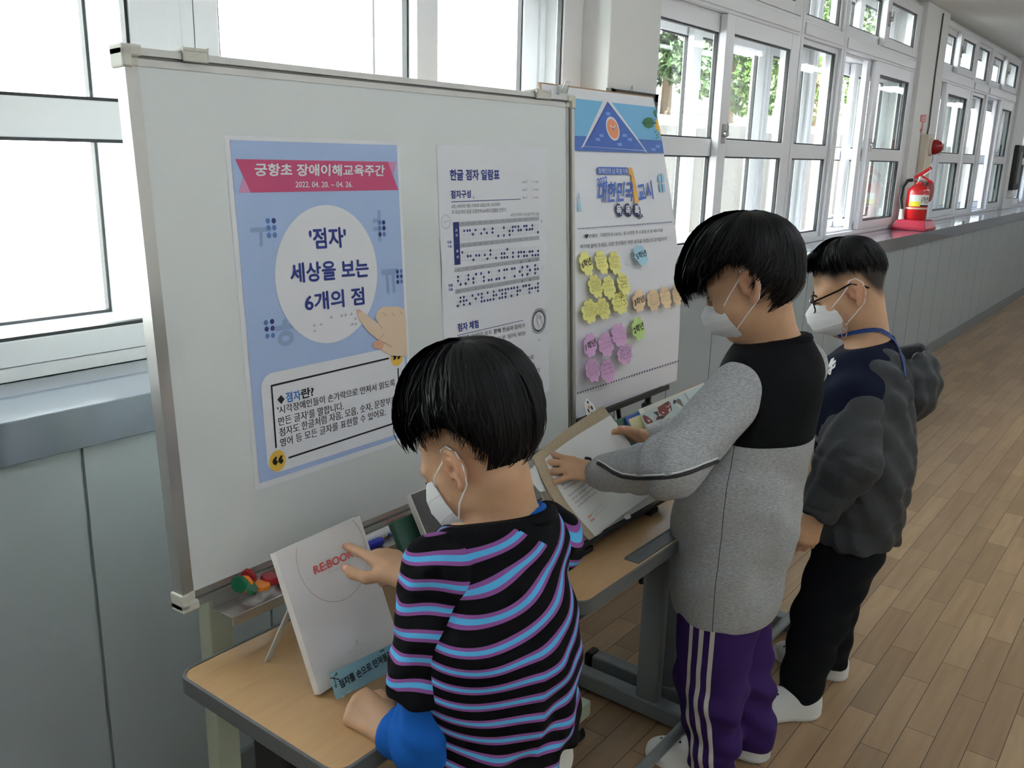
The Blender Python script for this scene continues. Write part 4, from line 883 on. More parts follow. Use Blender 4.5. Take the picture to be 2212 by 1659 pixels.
# green reading boards with books on them
grn = M('green_board', (48, 92, 76), .5, bump=(300, .3, .001)); LEAN = (0, .515, .857)
G = Plane((1.085, .985, DZ+.004), (1, 0, 0), LEAN)
gs = Thing('reading_board', 'dark green slanted reading board behind the striped boy, left of the grey photograph book', 'book stand', G.P0)
gs.part('board', block(G, 0, .30, 0, G.px(839, 1129)[1], -.016, 0), grn, bevel=.004); gs.part('ledge', block(G, 0, .30, -.004, .012, 0, .03), grn, bevel=.002)
gs.part('prop', MB().box((1.2, 1.12, DZ+.001), (1.24, 1.13, .86)), grn)
D2 = Plane((1.135, .977+.0, DZ+.012), (1, 0, 0), LEAN); D2.P0 = D2.P0-D2.n*-.0165
bh2 = D2.px(884, 1068)[1]; bl0 = D2.px(884, 1068)[0]; D2.P0 = D2(bl0, 0, 0)
dk = Thing('book', 'open book with a dark grey photograph and braille page, behind the striped boy', 'book', D2.P0)
dk.part('page_block', block(D2, -.0005, .245, .012, bh2, -.012, 0), pages)
ph = M('photo_grey', (74, 72, 70), .35, noise=(9, .55)); ph2 = M('photo_light_grey', (150, 150, 148), .5)
q = Print(D2, D2.px); q.sec = 'photograph'; q.uv([(.0025, .014), (.125, .014), (.125, bh2-.002), (.0025, bh2-.002)], ph, .0008); q.sec = 'braille_page'; q.uv([(.125, .014), (.243, .014), (.243, bh2-.002), (.125, bh2-.002)], ph2, .0008)
rng = np.random.RandomState(5)
for i in range(14):
    for j in range(9):
        if rng.rand() < .6: q.disc((.13+.008*i, bh2-.06-.014*j), .0022, .0022, ink, .0012, 8)
q.emit(dk)

# open book held by the boy in grey, on a black stand
bk0 = onZ(1241, 1181, .705); O = Plane(bk0, (1, -.01, 0), (0, .13, .187)); OW = O.px(1407, 1066)[0]; OH = O.px(1147, 985)[1]
ob = Thing('book', 'large open white book with a taupe edged page being turned, on a black stand', 'book', bk0)
ob.part('page_block', block(O, 0, OW, 0, OH, -.016, 0, block(O, -.004, OW*.5, .002, OH-.002, -.022, -.017)), pages)
q = Print(O, O.px); q.disc(O.px(1246, 1164), .004, .004, coral, .0006, 14); q.line(O.px(1150, 1000)+[.008, 0], O.px(1236, 1172)+[.008, 0], .0006, warmg, .0006, True); ob.part('print', q, q.mats)
taupe = M('page_taupe', (186, 168, 140), .6, noise=(30, .05)); dotm = M('page_pale_dot', (226, 208, 176), .6); pw = M('page_white', (240, 240, 238), .55)
def g3(x, y, h): return O.at(x, y, h)
# sheet: rows top->bottom, columns left->crease->right
rows = []
ctl = [[(1150, 986, .006), (1226, 926, .022), (1303, 876, .05)], [(1178, 1050, .012), (1257, 998, .016), (1352, 946, .045)], [(1212, 1102, .020), (1290, 1068, .010), (1392, 1012, .03)], [(1278, 1172, .016), (1324, 1128, .004), (1420, 1058, .012)]]
C3 = np.array([[g3(*c) for c in r] for r in ctl])
def cat(P, t):   # Catmull-Rom through control points
    n = len(P)-1; i = min(int(t*n), n-1); f = t*n-i; g = lambda k: P[k] if 0 <= k <= n else (2*P[0]-P[1] if k < 0 else 2*P[n]-P[n-1])
    a, b_, c, d = g(i-1), g(i), g(i+1), g(i+2); return .5*((2*b_)+(-a+c)*f+(2*a-5*b_+4*c-d)*f*f+(-a+3*b_-3*c+d)*f**3)
def SH(u, v, h=0.):   # u 0..1 left-right, v 0..1 top-bottom
    R = [cat([C3[r][k] for k in range(3)], u) for r in range(4)]; p_ = cat(R, v)
    return p_+O.n*h
m = MB(); NU, NV = 20, 24
for s_ in (0, -.0005):
    for j in range(NV+1):
        for i in range(NU+1): m.v.append(tuple(SH(i/NU, j/NV, s_)))
for s_ in range(2):
    for j in range(NV):
        for i in range(NU): k = s_*(NU+1)*(NV+1)+j*(NU+1)+i; m.f.append((k, k+NU+1, k+NU+2, k+1)); m.m.append(0)
tsheet = ob.part('turned_page', m, taupe, smooth=True, label='taupe edged page')
m = MB(); U0, V0 = .115, .10
for j in range(NV+1):
    for i in range(NU+1): m.v.append(tuple(SH(U0+(1-U0)*i/NU, V0+(1-V0)*j/NV, .0008)))
for j in range(NV):
    for i in range(NU): k = j*(NU+1)+i; m.f.append((k, k+NU+1, k+NU+2, k+1)); m.m.append(0)
ob.part('page_inset', m, pw, tsheet, smooth=True, label='white inset of the turned page')
def spx(x, y):   # nearest sheet coordinates of a photo pixel
    best = None
    G_ = spx.G
    d = (G_[:, 2]-x)**2+(G_[:, 3]-y)**2; k = int(np.argmin(d)); u, v = G_[k, :2]
    for _ in range(6):
        def pj(u, v): w = CR @ (SH(u, v)-CAM); return np.array([CX+FPX*w[0]/w[2], CY+FPX*w[1]/w[2]])
        b0_ = pj(u, v); e = np.array([x, y])-b0_; J = np.array([(pj(u+.01, v)-b0_)/.01, (pj(u, v+.01)-b0_)/.01]).T; s_ = np.linalg.solve(J, e); u += s_[0]; v += s_[1]
    return u, v
gg = []
for u in np.linspace(0, 1, 15):
    for v in np.linspace(0, 1, 15): w = CR @ (SH(u, v)-CAM); gg.append((u, v, CX+FPX*w[0]/w[2], CY+FPX*w[1]/w[2]))
spx.G = np.array(gg)
q = Print(lambda u, v, h: SH(u, v, h), spx, (1130, 900), .12658)
q.sec = 'page_lettering'; q.text('1점. 손가락으로 읽는 글자', (428, 812), (640, 655), (414, 780), gry, .006, .0014); q.line((446, 820), (642, 667), .0005, gry, .0014) if False else None
for a, c, t_ in (((625, 1135), (870, 985), '점자는 볼록 튀어나온 점을'), ((660, 1198), (915, 1060), '볼록한 점으로 손끝에 닿는'), ((700, 1258), (960, 1115), '여섯 개의 점이 만들어 내는'), ((790, 1380), (1085, 1140), '작은 점 하나를 만져서 세상을 읽고'), ((838, 1440), (1165, 1175), '보이지 않는 이들과 마음을 나누어요'), ((890, 1498), (1210, 1235), '여섯 점은 글자와 숫자를 만들고'), ((935, 1562), (1240, 1310), '손가락으로 천천히 따라 읽으며')): q.text(t_, a, c, (a[0]-22, a[1]-38), gry, .006, .0014)
q.zoom((1120, 1040), .14467)
for x, y in ((1057, 520), (1098, 575)): q.poly([(x-36, y+12), (x-20, y+34), (x+36, y-8), (x+22, y-34)], M('page_salmon', (232, 168, 156), .5), .0014)
for a, c in (((1098, 490), (1240, 355)), ((1140, 530), (1285, 400))): q.text('점자로 표기한 이름', a, c, (a[0]-8, a[1]-18), bump_g, .002, .0014)
rng = np.random.RandomState(9); q.sec = 'raised_dots'
for i in range(90):
    t = rng.rand(); v = rng.choice([.03, .045, .06]); q.disc((t, v), .0025, .004, dotm, .0010, 8)
    q.disc((rng.choice([.03, .05, .07]), rng.rand()), .0025, .004, dotm, .0010, 8)
q.emit(ob, tsheet)
bs = Thing('book_stand', 'black wire and plastic book stand under the open book', 'book stand', (bk0[0]+.17, bk0[1]+.05, DZ))
bs.part('tray', block(O, -.02, OW+.02, -.012, -.002, -.03, .022), blackp, bevel=.003); bs.part('back_rest', block(O, .02, OW-.02, 0, OH*.75, -.03, -.024), blackp, bevel=.003)
bs.part('rear_leg', MB().strip([O(OW/2, OH*.7, -.033), (bk0[0]+OW/2, bk0[1]+.2, DZ+.003)], .06, (1, 0, 0), .005), blackp)
for u in (.03, OW-.03): bs.part('front_leg', MB().box((bk0[0]+u-.02, bk0[1]-.02, DZ+.0005), (bk0[0]+u+.02, bk0[1]+.03, bk0[2]-.008)), blackp, bevel=.003)
w = O.px(1338, 1117); bs.part('page_peg', block(O, w[0]-.006, w[0]+.006, -.004, .008, .016, .028), white_pl, bevel=.002, label='white page peg'); 
w = O.px(1290, 1040); bs.part('peg', MB().ball(O.at(1292, 1057, .004), .003), blackp)
w = O.at(1268, 994, .03); bs.part('page_clip', MB().tube([w+[-.012, 0, -.004], w+[-.004, .0, .006], w+[.012, 0, .0], w+[.02, 0, -.012]], .004, 8), blackp, smooth=True)
# paw shaped page markers
def paw(c, pl, ru, rv, label, pads):
    t = Thing('page_marker', label, 'bookmark', c); m = MB(); N = 48; P = []
    for i in range(N):
        a = 6.28319*i/N; r = .88+.12*abs(math.sin(a*3.5)); P.append((math.cos(a)*r*ru, math.sin(a)*r*rv))
    F = lambda u, v, h: np.array(c)+pl.eu*u+pl.ev*v+pl.n*h
    t.part('paper', m.prism(P, F, -.0004, .0004), pw)
    if pads:
        q = Print(F, lambda x, y: (x, y))
        for u, v, a, b_, mm in pads: q.disc((u*ru, v*rv), a*ru, b_*rv, mm, .001, 14)
        t.part('print', q, q.mats)
orp = M('print_paw_orange', (206, 150, 96), .5)
paw(O.at(1279, 893, -.024), Plane((0, 0, 0), (1, 0, .3), (-.25, .35, .9)), .020, .042, 'white paw shaped page marker with black and orange pads behind the turned page', [(-.1, -.25, .55, .34, ink), (-.2, -.1, .3, .2, orp), (-.1, .45, .16, .12, orp), (.35, .3, .16, .14, ink), (-.45, .3, .14, .14, ink), (.45, -.2, .15, .12, ink), (.1, .75, .14, .1, ink)])
paw(O.at(1166, 1034, .005), O, .030, .033, 'plain white paw shaped page marker sticking out left of the open book', None)

# picture book with red cows on a second green board, on the far desk
Gb = Plane((2.0, 1.072, DZ+.004), (1, 0, 0), LEAN); gl = Gb.px(1327, 909); 
gs2 = Thing('reading_board', 'dark green slanted reading board on the middle desk, holding the picture book of cows', 'book stand', Gb(gl[0], 0))
gs2.part('board', block(Gb, gl[0]-.02, gl[0]+.44, 0, gl[1], -.016, 0), grn, bevel=.004); gs2.part('ledge', block(Gb, gl[0]-.02, gl[0]+.44, -.004, .012, 0, .03), grn, bevel=.002)
gs2.part('prop', MB().box((gl[0]+2.12, 1.205, DZ+.001), (gl[0]+2.16, 1.215, .79)), grn)
Cp = Plane(Gb(0, 0, .004), (1, 0, 0), LEAN); cb = Thing('book', 'open picture book of red cows in a blue cover on the green reading board', 'book', Cp(gl[0]+.05, 0))
ca, cc, ct = Cp.px(1349, 902), Cp.px(1376, 886), Cp.px(1500, 838); blc = M('cover_blue', (44, 84, 168), .4); yl = M('endpaper_yellow', (228, 216, 166), .6); pbl = M('page_pale_blue', (206, 222, 220), .55)
cb.part('cover', block(Cp, ca[0], ca[0]+.46, .015, ca[1], -.003, .002), blc, bevel=.001); cb.part('endpaper', block(Cp, ca[0]+.009, cc[0]+.01, .02, ca[1]-.009, .002, .0035), yl)
cb.part('page_block', block(Cp, cc[0], ca[0]+.45, .018, cc[1], .0036, .02), pages)
Cq = Plane(Cp(0, 0, .0206), (1, 0, 0), LEAN); q = Print(Cq, Cq.px, (1240, 810), .12658); cow = M('print_cow_red', (132, 48, 44), .5); cowd = M('print_cow_dark', (84, 50, 46), .5); cowg = M('print_cow_grey', (128, 120, 108), .5); wt = M('print_cow_white', (236, 232, 224), .5); wcov = M('cover_orange', (214, 110, 84), .5)
a = q.px(1150, 690); q.uv([(a[0]-.004, .022), (ca[0]+.446, .022), (ca[0]+.446, q.px(1760, 330)[1]), (a[0]-.004, q.px(1160, 660)[1])], pbl, .0004)
q.poly([(1160, 700), (1190, 680), (1250, 710), (1340, 790), (1390, 850), (1380, 900), (1290, 880), (1200, 800)], cow, .0010); q.poly([(1420, 560), (1600, 445), (1640, 480), (1670, 600), (1560, 700), (1450, 670)], cow, .0010)
q.poly([(1390, 780), (1410, 710), (1500, 690), (1560, 700), (1480, 790), (1400, 850)], cowd, .0012); q.poly([(1345, 640), (1420, 620), (1450, 690), (1420, 700)], cowd, .0012); q.poly([(1540, 480), (1590, 470), (1600, 520), (1550, 520)], cowd, .0013)
for P in ([(1240, 750), (1270, 770), (1295, 780), (1280, 810), (1255, 795)], [(1300, 680), (1345, 720), (1330, 760), (1310, 740), (1325, 720)], [(1545, 530), (1610, 545), (1620, 480), (1630, 520), (1600, 560)], [(1490, 620), (1540, 650), (1530, 665), (1500, 650)], [(1640, 560), (1600, 600), (1620, 640), (1640, 620)], [(1440, 660), (1475, 675), (1470, 690), (1445, 685)]): q.poly(P, wt, .0016)
q.poly([(1735, 440), (1770, 405), (1810, 420), (1850, 500), (1870, 540), (1820, 520), (1760, 480)], cowg, .0010); q.poly([(1690, 430), (1730, 425), (1740, 470), (1700, 500), (1685, 480)], cowd, .0012); q.poly([(1720, 500), (1790, 500), (1830, 580), (1780, 550), (1740, 530)], wt, .0012)
for i in range(4): q.line((1845+i*8, 520+i*3), (1850+i*9, 545+i*3), .0012, cowd, .0012)
for i in range(8): q.line((1880+i*8, 300+i*16), (1900+i*8, 330+i*14), .0012, cowd, .0012)
cb.part('print', q, q.mats)
bb = Thing('book', 'closed book with an orange top edge leaning behind the picture book of cows', 'book', Cp(ca[0]+.2, 0, -.03)); u0 = Cp.px(1462, 853)[0]
Cb = Plane(Gb(0, 0, -.017), (1, 0, 0), LEAN); tt = Cb.px(1470, 848); m = block(Cb, tt[0], tt[0]+.16, .03, tt[1]+.002, -.014, -.001); bb.part('cover', m, wcov)
pc = onZ(849, 1516, DZ); pn = Thing('pencil', 'short orange pencil end beside the resting hand on the nearest desk', 'pencil', pc); pn.part('shaft', MB().tube([pc+[-.004, .006, .004], pc+[.05, -.02, .004]], .0038, 6), M('pencil_orange', (222, 122, 50), .4)); pn.part('lead', MB().tube([pc+[-.010, .009, .004], pc+[-.004, .006, .004]], [.0006, .0036], 6), ink)
# ================================================================== modelling figures: smooth blended volumes meshed as one skin
class Vox:
    def __init__(s, lo, hi, h):
        s.lo = np.array(lo, float); s.h = h; s.n = [int(math.ceil((b-a)/h))+1 for a, b in zip(lo, hi)]
        s.ax = [(s.lo[i]+h*np.arange(s.n[i])).astype(np.float32) for i in range(3)]
        s.d = np.full(s.n, .2, np.float32)
    def sl(s, lo, hi):
        i0 = [max(0, int((lo[i]-s.lo[i])/s.h)) for i in range(3)]; i1 = [min(s.n[i], int((hi[i]-s.lo[i])/s.h)+2) for i in range(3)]
        if any(a >= b for a, b in zip(i0, i1)): return None
        q = tuple(slice(a, b) for a, b in zip(i0, i1)); return q, s.ax[0][q[0]][:, None, None], s.ax[1][q[1]][None, :, None], s.ax[2][q[2]][None, None, :]
    def put(s, q, p, k, sub=False):
        a = s.d[q]
        if sub:
            h = np.clip(.5-.5*(p+a)/k, 0, 1); s.d[q] = a*(1-h)-p*h+k*h*(1-h)
        else:
            h = np.clip(.5+.5*(a-p)/k, 0, 1); s.d[q] = a*(1-h)+p*h-k*h*(1-h)
    def cone(s, a, b, ra, rb, k=.012, sq=None, sub=False):
        """tapered capsule; sq=(axis, f): thinner by f along axis"""
        a, b = np.array(a, float), np.array(b, float); R = max(ra, rb)+k+.03
        q = s.sl(np.minimum(a, b)-R, np.maximum(a, b)+R)
        if q is None: return s
        q, X, Y, Z = q; d = b-a; X, Y, Z = X-np.float32(a[0]), Y-np.float32(a[1]), Z-np.float32(a[2]); L2 = max(d @ d, 1e-9)
        t = np.clip((X*d[0]+Y*d[1]+Z*d[2])/L2, 0, 1).astype(np.float32); X, Y, Z = X-t*np.float32(d[0]), Y-t*np.float32(d[1]), Z-t*np.float32(d[2])
        if sq is not None:
            n, f = unit(sq[0]), sq[1]; w = (X*n[0]+Y*n[1]+Z*n[2])*(f-1); X, Y, Z = X+w*n[0], Y+w*n[1], Z+w*n[2]
        s.put(q, (np.sqrt(X*X+Y*Y+Z*Z)-(ra+(rb-ra)*t)).astype(np.float32), k, sub); return s
    def chain(s, P, R, k=.012, sq=None):
        for i in range(len(P)-1): s.cone(P[i], P[i+1], R[i], R[i+1], k, sq)
        return s
    def ell(s, c, r, ax=None, k=.012, sub=False):
        c = np.array(c, float); R = max(r)+k+.03; q = s.sl(c-R, c+R)
        if q is None: return s
        q, X, Y, Z = q; X, Y, Z = X-np.float32(c[0]), Y-np.float32(c[1]), Z-np.float32(c[2])
        A = np.eye(3) if ax is None else np.array(ax); u = [(X*A[i][0]+Y*A[i][1]+Z*A[i][2]) for i in range(3)]
        k0 = np.sqrt(sum((u[i]/r[i])**2 for i in range(3))); k1 = np.sqrt(sum((u[i]/r[i]**2)**2 for i in range(3)))+1e-6
        s.put(q, (k0*(k0-1)/k1).astype(np.float32), k, sub); return s
    def cut(s, p, n, k=.004, box=None):
        """drop what lies on the side n points to"""
        n = unit(n); q = s.sl(*box) if box else s.sl(s.lo, s.lo+s.h*np.array(s.n))
        q, X, Y, Z = q; pl = (X-p[0])*n[0]+(Y-p[1])*n[1]+(Z-p[2])*n[2]; a = s.d[q]; h = np.clip(.5-.5*(a-pl)/k, 0, 1); s.d[q] = (a*(1-h)+pl*h+k*h*(1-h)).astype(np.float32); return s
    def ripple(s, fn):
        m = np.abs(s.d) < .05; I = np.nonzero(m); P = np.stack([s.ax[i][I[i]] for i in range(3)], 1); s.d[m] += fn(P).astype(np.float32); return s
    def mesh(s):
        d = s.d; sg = d < 0; nx, ny, nz = s.n
        cnt = np.zeros((nx-1, ny-1, nz-1), np.int8)
        for i in (0, 1):
            for j in (0, 1):
                for k in (0, 1): cnt += sg[i:nx-1+i, j:ny-1+j, k:nz-1+k]
        act = (cnt > 0) & (cnt < 8); I = np.stack(np.nonzero(act), 1); idx = np.full(act.shape, -1, np.int32); idx[act] = np.arange(len(I))
        co = [(i, j, k) for i in (0, 1) for j in (0, 1) for k in (0, 1)]; V = {c: d[I[:, 0]+c[0], I[:, 1]+c[1], I[:, 2]+c[2]] for c in co}
        acc = np.zeros((len(I), 3)); n = np.zeros(len(I))
        for c in co:
            for a in range(3):
                if c[a]: continue
                e = list(c); e[a] = 1; e = tuple(e); va, vb = V[c], V[e]; m = (va < 0) != (vb < 0)
                t = va[m]/(va[m]-vb[m]); p = np.tile(np.array(c, float), (m.sum(), 1)); p[:, a] = t; acc[m] += p; n[m] += 1
        P = s.lo+(I+acc/n[:, None])*s.h; F = []
        for a in range(3):
            b, c = (a+1) % 3, (a+2) % 3; s0 = [slice(None)]*3; s1 = [slice(None)]*3; s0[a] = slice(0, -1); s1[a] = slice(1, None)
            A, B = sg[tuple(s0)], sg[tuple(s1)]; E = np.stack(np.nonzero(A != B), 1); ok = (E[:, b] > 0) & (E[:, c] > 0) & (E[:, b] < s.n[b]-1) & (E[:, c] < s.n[c]-1); E = E[ok]
            def g(db, dc): q = E.copy(); q[:, b] -= db; q[:, c] -= dc; return idx[q[:, 0], q[:, 1], q[:, 2]]
            Q = np.stack([g(1, 1), g(0, 1), g(0, 0), g(1, 0)], 1); fl = ~A[E[:, 0], E[:, 1], E[:, 2]]; Q[fl] = Q[fl][:, ::-1]; F.append(Q)
        return P, np.concatenate(F)
def relax(P, F, it=2, lam=.5):
    E = np.concatenate([F[:, [0, 1]], F[:, [1, 2]], F[:, [2, 3]], F[:, [3, 0]]]); E = np.concatenate([E, E[:, ::-1]])
    for _ in range(it):
        S = np.zeros_like(P); n = np.bincount(E[:, 0], minlength=len(P))[:, None]
        for a in range(3): S[:, a] = np.bincount(E[:, 0], P[E[:, 1], a], minlength=len(P))
        P = P+lam*(S/np.maximum(n, 1)-P)
    return P
def skin_mesh(name, P, F, mats, off, attrs=None, it=2):
    P = relax(P, F, it); me = bpy.data.meshes.new(name); me.vertices.add(len(P)); me.vertices.foreach_set('co', (P-np.array(off)).astype(np.float32).ravel())
    me.loops.add(F.size); me.loops.foreach_set('vertex_index', F.astype(np.int32).ravel()); me.polygons.add(len(F)); me.polygons.foreach_set('loop_start', np.arange(0, F.size, 4, dtype=np.int32))
    try: me.polygons.foreach_set('loop_total', np.full(len(F), 4, np.int32))
    except Exception: pass
    me.polygons.foreach_set('use_smooth', np.ones(len(F), bool)); me.update(calc_edges=True); me.validate()
    for m in (mats if isinstance(mats, list) else [mats]): me.materials.append(m)
    for k, fn in (attrs or {}).items():
        a = me.attributes.new(k, 'FLOAT', 'POINT'); a.data.foreach_set('value', np.asarray(fn(P), np.float32))
    return me, P, F
def bvh(P, F):
    from mathutils.bvhtree import BVHTree
    return BVHTree.FromPolygons([tuple(p) for p in P], [tuple(int(i) for i in f) for f in F])
def hit(tree, x, y):
    r = tree.ray_cast(Vector(CAM), Vector(unit(ray(x, y)))); return None if r[0] is None else (np.array(r[0]), np.array(r[1]))
def rotv(v, ax, a): ax = unit(ax); v = np.array(v, float); return v*math.cos(a)+np.cross(ax, v)*math.sin(a)+ax*(ax @ v)*(1-math.cos(a))
# ---- shader helpers for cloth with a pattern carried by an attribute
def attr_node(m, name): a = m.node_tree.nodes.new('ShaderNodeAttribute'); a.attribute_name = name; return a
def ramp(m, stops, mode='CONSTANT'):
    r = m.node_tree.nodes.new('ShaderNodeValToRGB'); e = r.color_ramp; e.interpolation = mode
    while len(e.elements) < len(stops): e.elements.new(.5)
    for el, (p, c) in zip(e.elements, stops): el.position = p; el.color = (*lin(c), 1)
    return r
def cloth_bump(m, scale=900, strength=.25, dist=.0006, big=None):
    n = m.node_tree; b = n.nodes['Principled BSDF']; tc = n.nodes.new('ShaderNodeTexCoord'); t = n.nodes.new('ShaderNodeTexNoise'); t.inputs['Scale'].default_value = scale; t.inputs['Detail'].default_value = 2
    bp = n.nodes.new('ShaderNodeBump'); bp.inputs['Strength'].default_value = strength; bp.inputs['Distance'].default_value = dist
    n.links.new(tc.outputs['Object'], t.inputs['Vector']); n.links.new(t.outputs[0], bp.inputs['Height']); n.links.new(bp.outputs[0], b.inputs['Normal'])
def mixer(m, fac, a, b_):
    x = m.node_tree.nodes.new('ShaderNodeMix'); x.data_type = 'RGBA'
    for s_, v in ((0, fac), (6, a), (7, b_)):
        if isinstance(v, tuple): x.inputs[s_].default_value = (*lin(v), 1)
        elif isinstance(v, float): x.inputs[s_].default_value = v
        else: m.node_tree.links.new(v, x.inputs[s_])
    return x.outputs[2]
def skin_mat(name, c, red, hairc=None):
    m = M(name, c, .5, spec=.35); n = m.node_tree; b = n.nodes['Principled BSDF']; tc = n.nodes.new('ShaderNodeTexCoord'); t = n.nodes.new('ShaderNodeTexNoise'); t.inputs['Scale'].default_value = 30; n.links.new(tc.outputs['Object'], t.inputs[0])
    o = mixer(m, t.outputs[0], tuple(np.array(c)*.95), tuple(np.minimum(np.array(c)*1.05, 255)))
    o = mixer(m, attr_node(m, 'blush').outputs['Fac'], o, red)
    o = mixer(m, attr_node(m, 'nail').outputs['Fac'], o, (236, 190, 172))
    o = mixer(m, attr_node(m, 'stubble').outputs['Fac'], o, (22, 19, 18))
    n.links.new(o, b.inputs['Base Color'])
    b.inputs['Subsurface Weight'].default_value = .08; b.inputs['Subsurface Radius'].default_value = (.01, .004, .002)
    t2 = n.nodes.new('ShaderNodeTexNoise'); t2.inputs['Scale'].default_value = 350; bp = n.nodes.new('ShaderNodeBump'); bp.inputs['Strength'].default_value = .12; bp.inputs['Distance'].default_value = .0006
    n.links.new(tc.outputs['Object'], t2.inputs[0]); n.links.new(t2.outputs[0], bp.inputs['Height']); n.links.new(bp.outputs[0], b.inputs['Normal']); return m
hairm = M('black_hair', (15, 14, 16), .5, spec=.25); maskm = M('white_mask_cloth', (236, 236, 236), .75); cloth_bump(maskm, 700, .3, .0005)
loopm = M('ear_loop', (240, 240, 240), .7); clog = M('white_rubber', (226, 226, 222), .5); hole = M('hole_shade', (40, 40, 40), .8)

class Head:
    """frame: c between the ears, f to the face, u up, l to the left"""
    def __init__(s, c, heading, pitch, roll=0, sc_=1.0):
        h = unit([heading[0], heading[1], 0]); l = np.array([-h[1], h[0], 0]); u = np.array([0, 0, 1.])
        s.f = rotv(h, l, pitch); s.u = rotv(u, l, pitch)
        s.l = rotv(l, s.f, roll); s.u = rotv(s.u, s.f, roll); s.c = np.array(c, float); s.k = sc_
    def __call__(s, f, l, u): return s.c+s.k*(s.f*f+s.l*l+s.u*u)
    def ax(s): return [s.f, s.l, s.u]
    def build(s, V):
        k = s.k; A = s.ax(); E = lambda p, r, kk=.02, sub=False: V.ell(s(*p), [q*k for q in r], A, kk, sub)
        E((-.004, 0, .046), (.088, .071, .074)); E((.026, 0, -.024), (.06, .057, .078), .03); E((.050, 0, -.082), (.03, .032, .022), .03)
        for q in (1, -1): E((.046, q*.034, -.030), (.032, .028, .034), .03); E((.066, q*.028, .022), (.02, .026, .012), .02)
        for q in (1, -1): E((.092, q*.031, .006), (.012, .015, .011), .012, True); E((.076, q*.031, .006), (.0125, .0125, .0115), .004)
        V.cone(s(.084, 0, .012), s(.101, 0, -.026), .008*k, .0115*k, .014)
        for q in (1, -1): V.ell(s(.092, q*.010, -.028), [.009*k, .008*k, .007*k], A, .008)
        E((.085, 0, -.054), (.010, .022, .009), .01); E((.0835, 0, -.064), (.009, .017, .007), .008)
        for q in (1, -1):
            e = lambda f, u, o=0.: s(f-.006, q*(.0705+o+.42*max(0, .012-f)), u+.002)
            V.chain([e(.010, -.002), e(.012, .016), e(.006, .030), e(-.008, .034), e(-.020, .026), e(-.0235, .010), e(-.019, -.008), e(-.010, -.022)], [.0035*k, .0042*k, .0048*k, .005*k, .005*k, .0048*k, .0045*k, .005*k], .005)
            V.chain([e(-.002, .022), e(-.012, .016), e(-.013, .002), e(-.006, -.010)], [.003*k, .0036*k, .0036*k, .003*k], .005)
            V.ell(e(-.004, -.025), [.0075*k, .0055*k, .009*k], A, .006); V.ell(e(-.008, .006, -.006), [.017*k, .006*k, .026*k], A, .006); V.ell(e(.009, -.004), [.005*k, .004*k, .007*k], A, .004)
            V.ell(e(-.001, .004, .004), [.006*k, .008*k, .009*k], A, .004, True)
    def hair_shell(s, c, r, pole, ends, n=2600, w=.0022, seed=0, lift=.004, flare=0., twist=.0, start=.04, jit=.06):
        """strips of hair running out from the whorl over an ellipsoid; ends(phi)->end angle in degrees. c, r in head frame; phi=0 face, 90 left"""
        rng = np.random.RandomState(seed); p = unit(pole); a = unit(np.array([1, 0, 0])-p*p[0]); b = np.cross(p, a)
        N = 11; V = []; F = []; r = np.array(r)*s.k; c0 = s.c+s.k*(s.f*c[0]+s.l*c[1]+s.u*c[2])
        def pt(th, ph, e): d = p*math.cos(th)+(a*math.cos(ph)+b*math.sin(ph))*math.sin(th); q = d*(r*(1+flare*max(0, th-1.45)*(max(0, math.cos(ph))+.7*max(0, -math.cos(ph))))+e); return c0+s.f*q[0]+s.l*q[1]+s.u*q[2]
        NC_ = 420; cph = rng.rand(NC_)*2*math.pi; cl_ = rng.rand(NC_)**1.5*lift*1.6; ce = 1+jit*rng.randn(NC_)*.7; ctw = twist+.16*rng.randn(NC_)   # locks
        for i in range(n):
            k_ = rng.randint(NC_); ph_t = cph[k_]; ph = ph_t+.085*rng.randn(); e1 = R_(ends(math.degrees(ph_t) % 360))*ce[k_]*(1+.02*rng.randn()); e0 = e1*rng.rand()**1.4*.8 if rng.rand() > .35 else start*rng.rand(); e0 = min(e0, e1-.35)
            wl = w*(.5+.8*rng.rand()); lf = cl_[k_]+.0025*rng.rand(); dph = ctw[k_]+(ph_t-ph)*.75
            o = len(V)
            for j in range(N):
                t = j/(N-1); th = e0+(e1-e0)*t; lf2 = lf*math.sin(math.pi*min(1, t*1.15))-.0015*(t < .05); q = pt(th, ph+dph*t, lf2); q2 = pt(th+.03, ph+dph*t, lf2)
                tn = unit(q2-q); nrm = unit(q-c0); sd = unit(np.cross(tn, nrm)); ww = wl*(1 if t < .6 else (1-t)/.4+.08)*.5
                V.append(q-sd*ww+nrm*.0006); V.append(q+sd*ww-nrm*.0002)
            for j in range(N-1): k = o+2*j; F.append((k, k+1, k+3, k+2))
        # the dense under-layer
        o = len(V); NT, NP = 16, 64
        for i in range(NT+1):
            for j in range(NP): ph = 2*math.pi*j/NP; th = R_(ends(math.degrees(ph)))*.985*max(i, .02)/NT; V.append(pt(th, ph, -.002-.010*max(0, i/NT-.8)*5*.3))
        for i in range(NT):
            for j in range(NP): F.append((o+i*NP+j, o+i*NP+(j+1) % NP, o+(i+1)*NP+(j+1) % NP, o+(i+1)*NP+j))
        return np.array(V), F
def hair_obj(th, V, F, name='hair'):
    me = bpy.data.meshes.new(name); me.from_pydata((V-th.loc).tolist(), [], F); me.materials.append(hairm); me.polygons.foreach_set('use_smooth', [True]*len(me.polygons)); me.update(); return th.part(name, me, None)
def ends_fn(pts):
    x = [p[0] for p in pts]+[pts[0][0]+360]; y = [p[1] for p in pts]+[pts[0][1]]; return lambda a: float(np.interp(a if a >= x[0] else a+360, x, y))
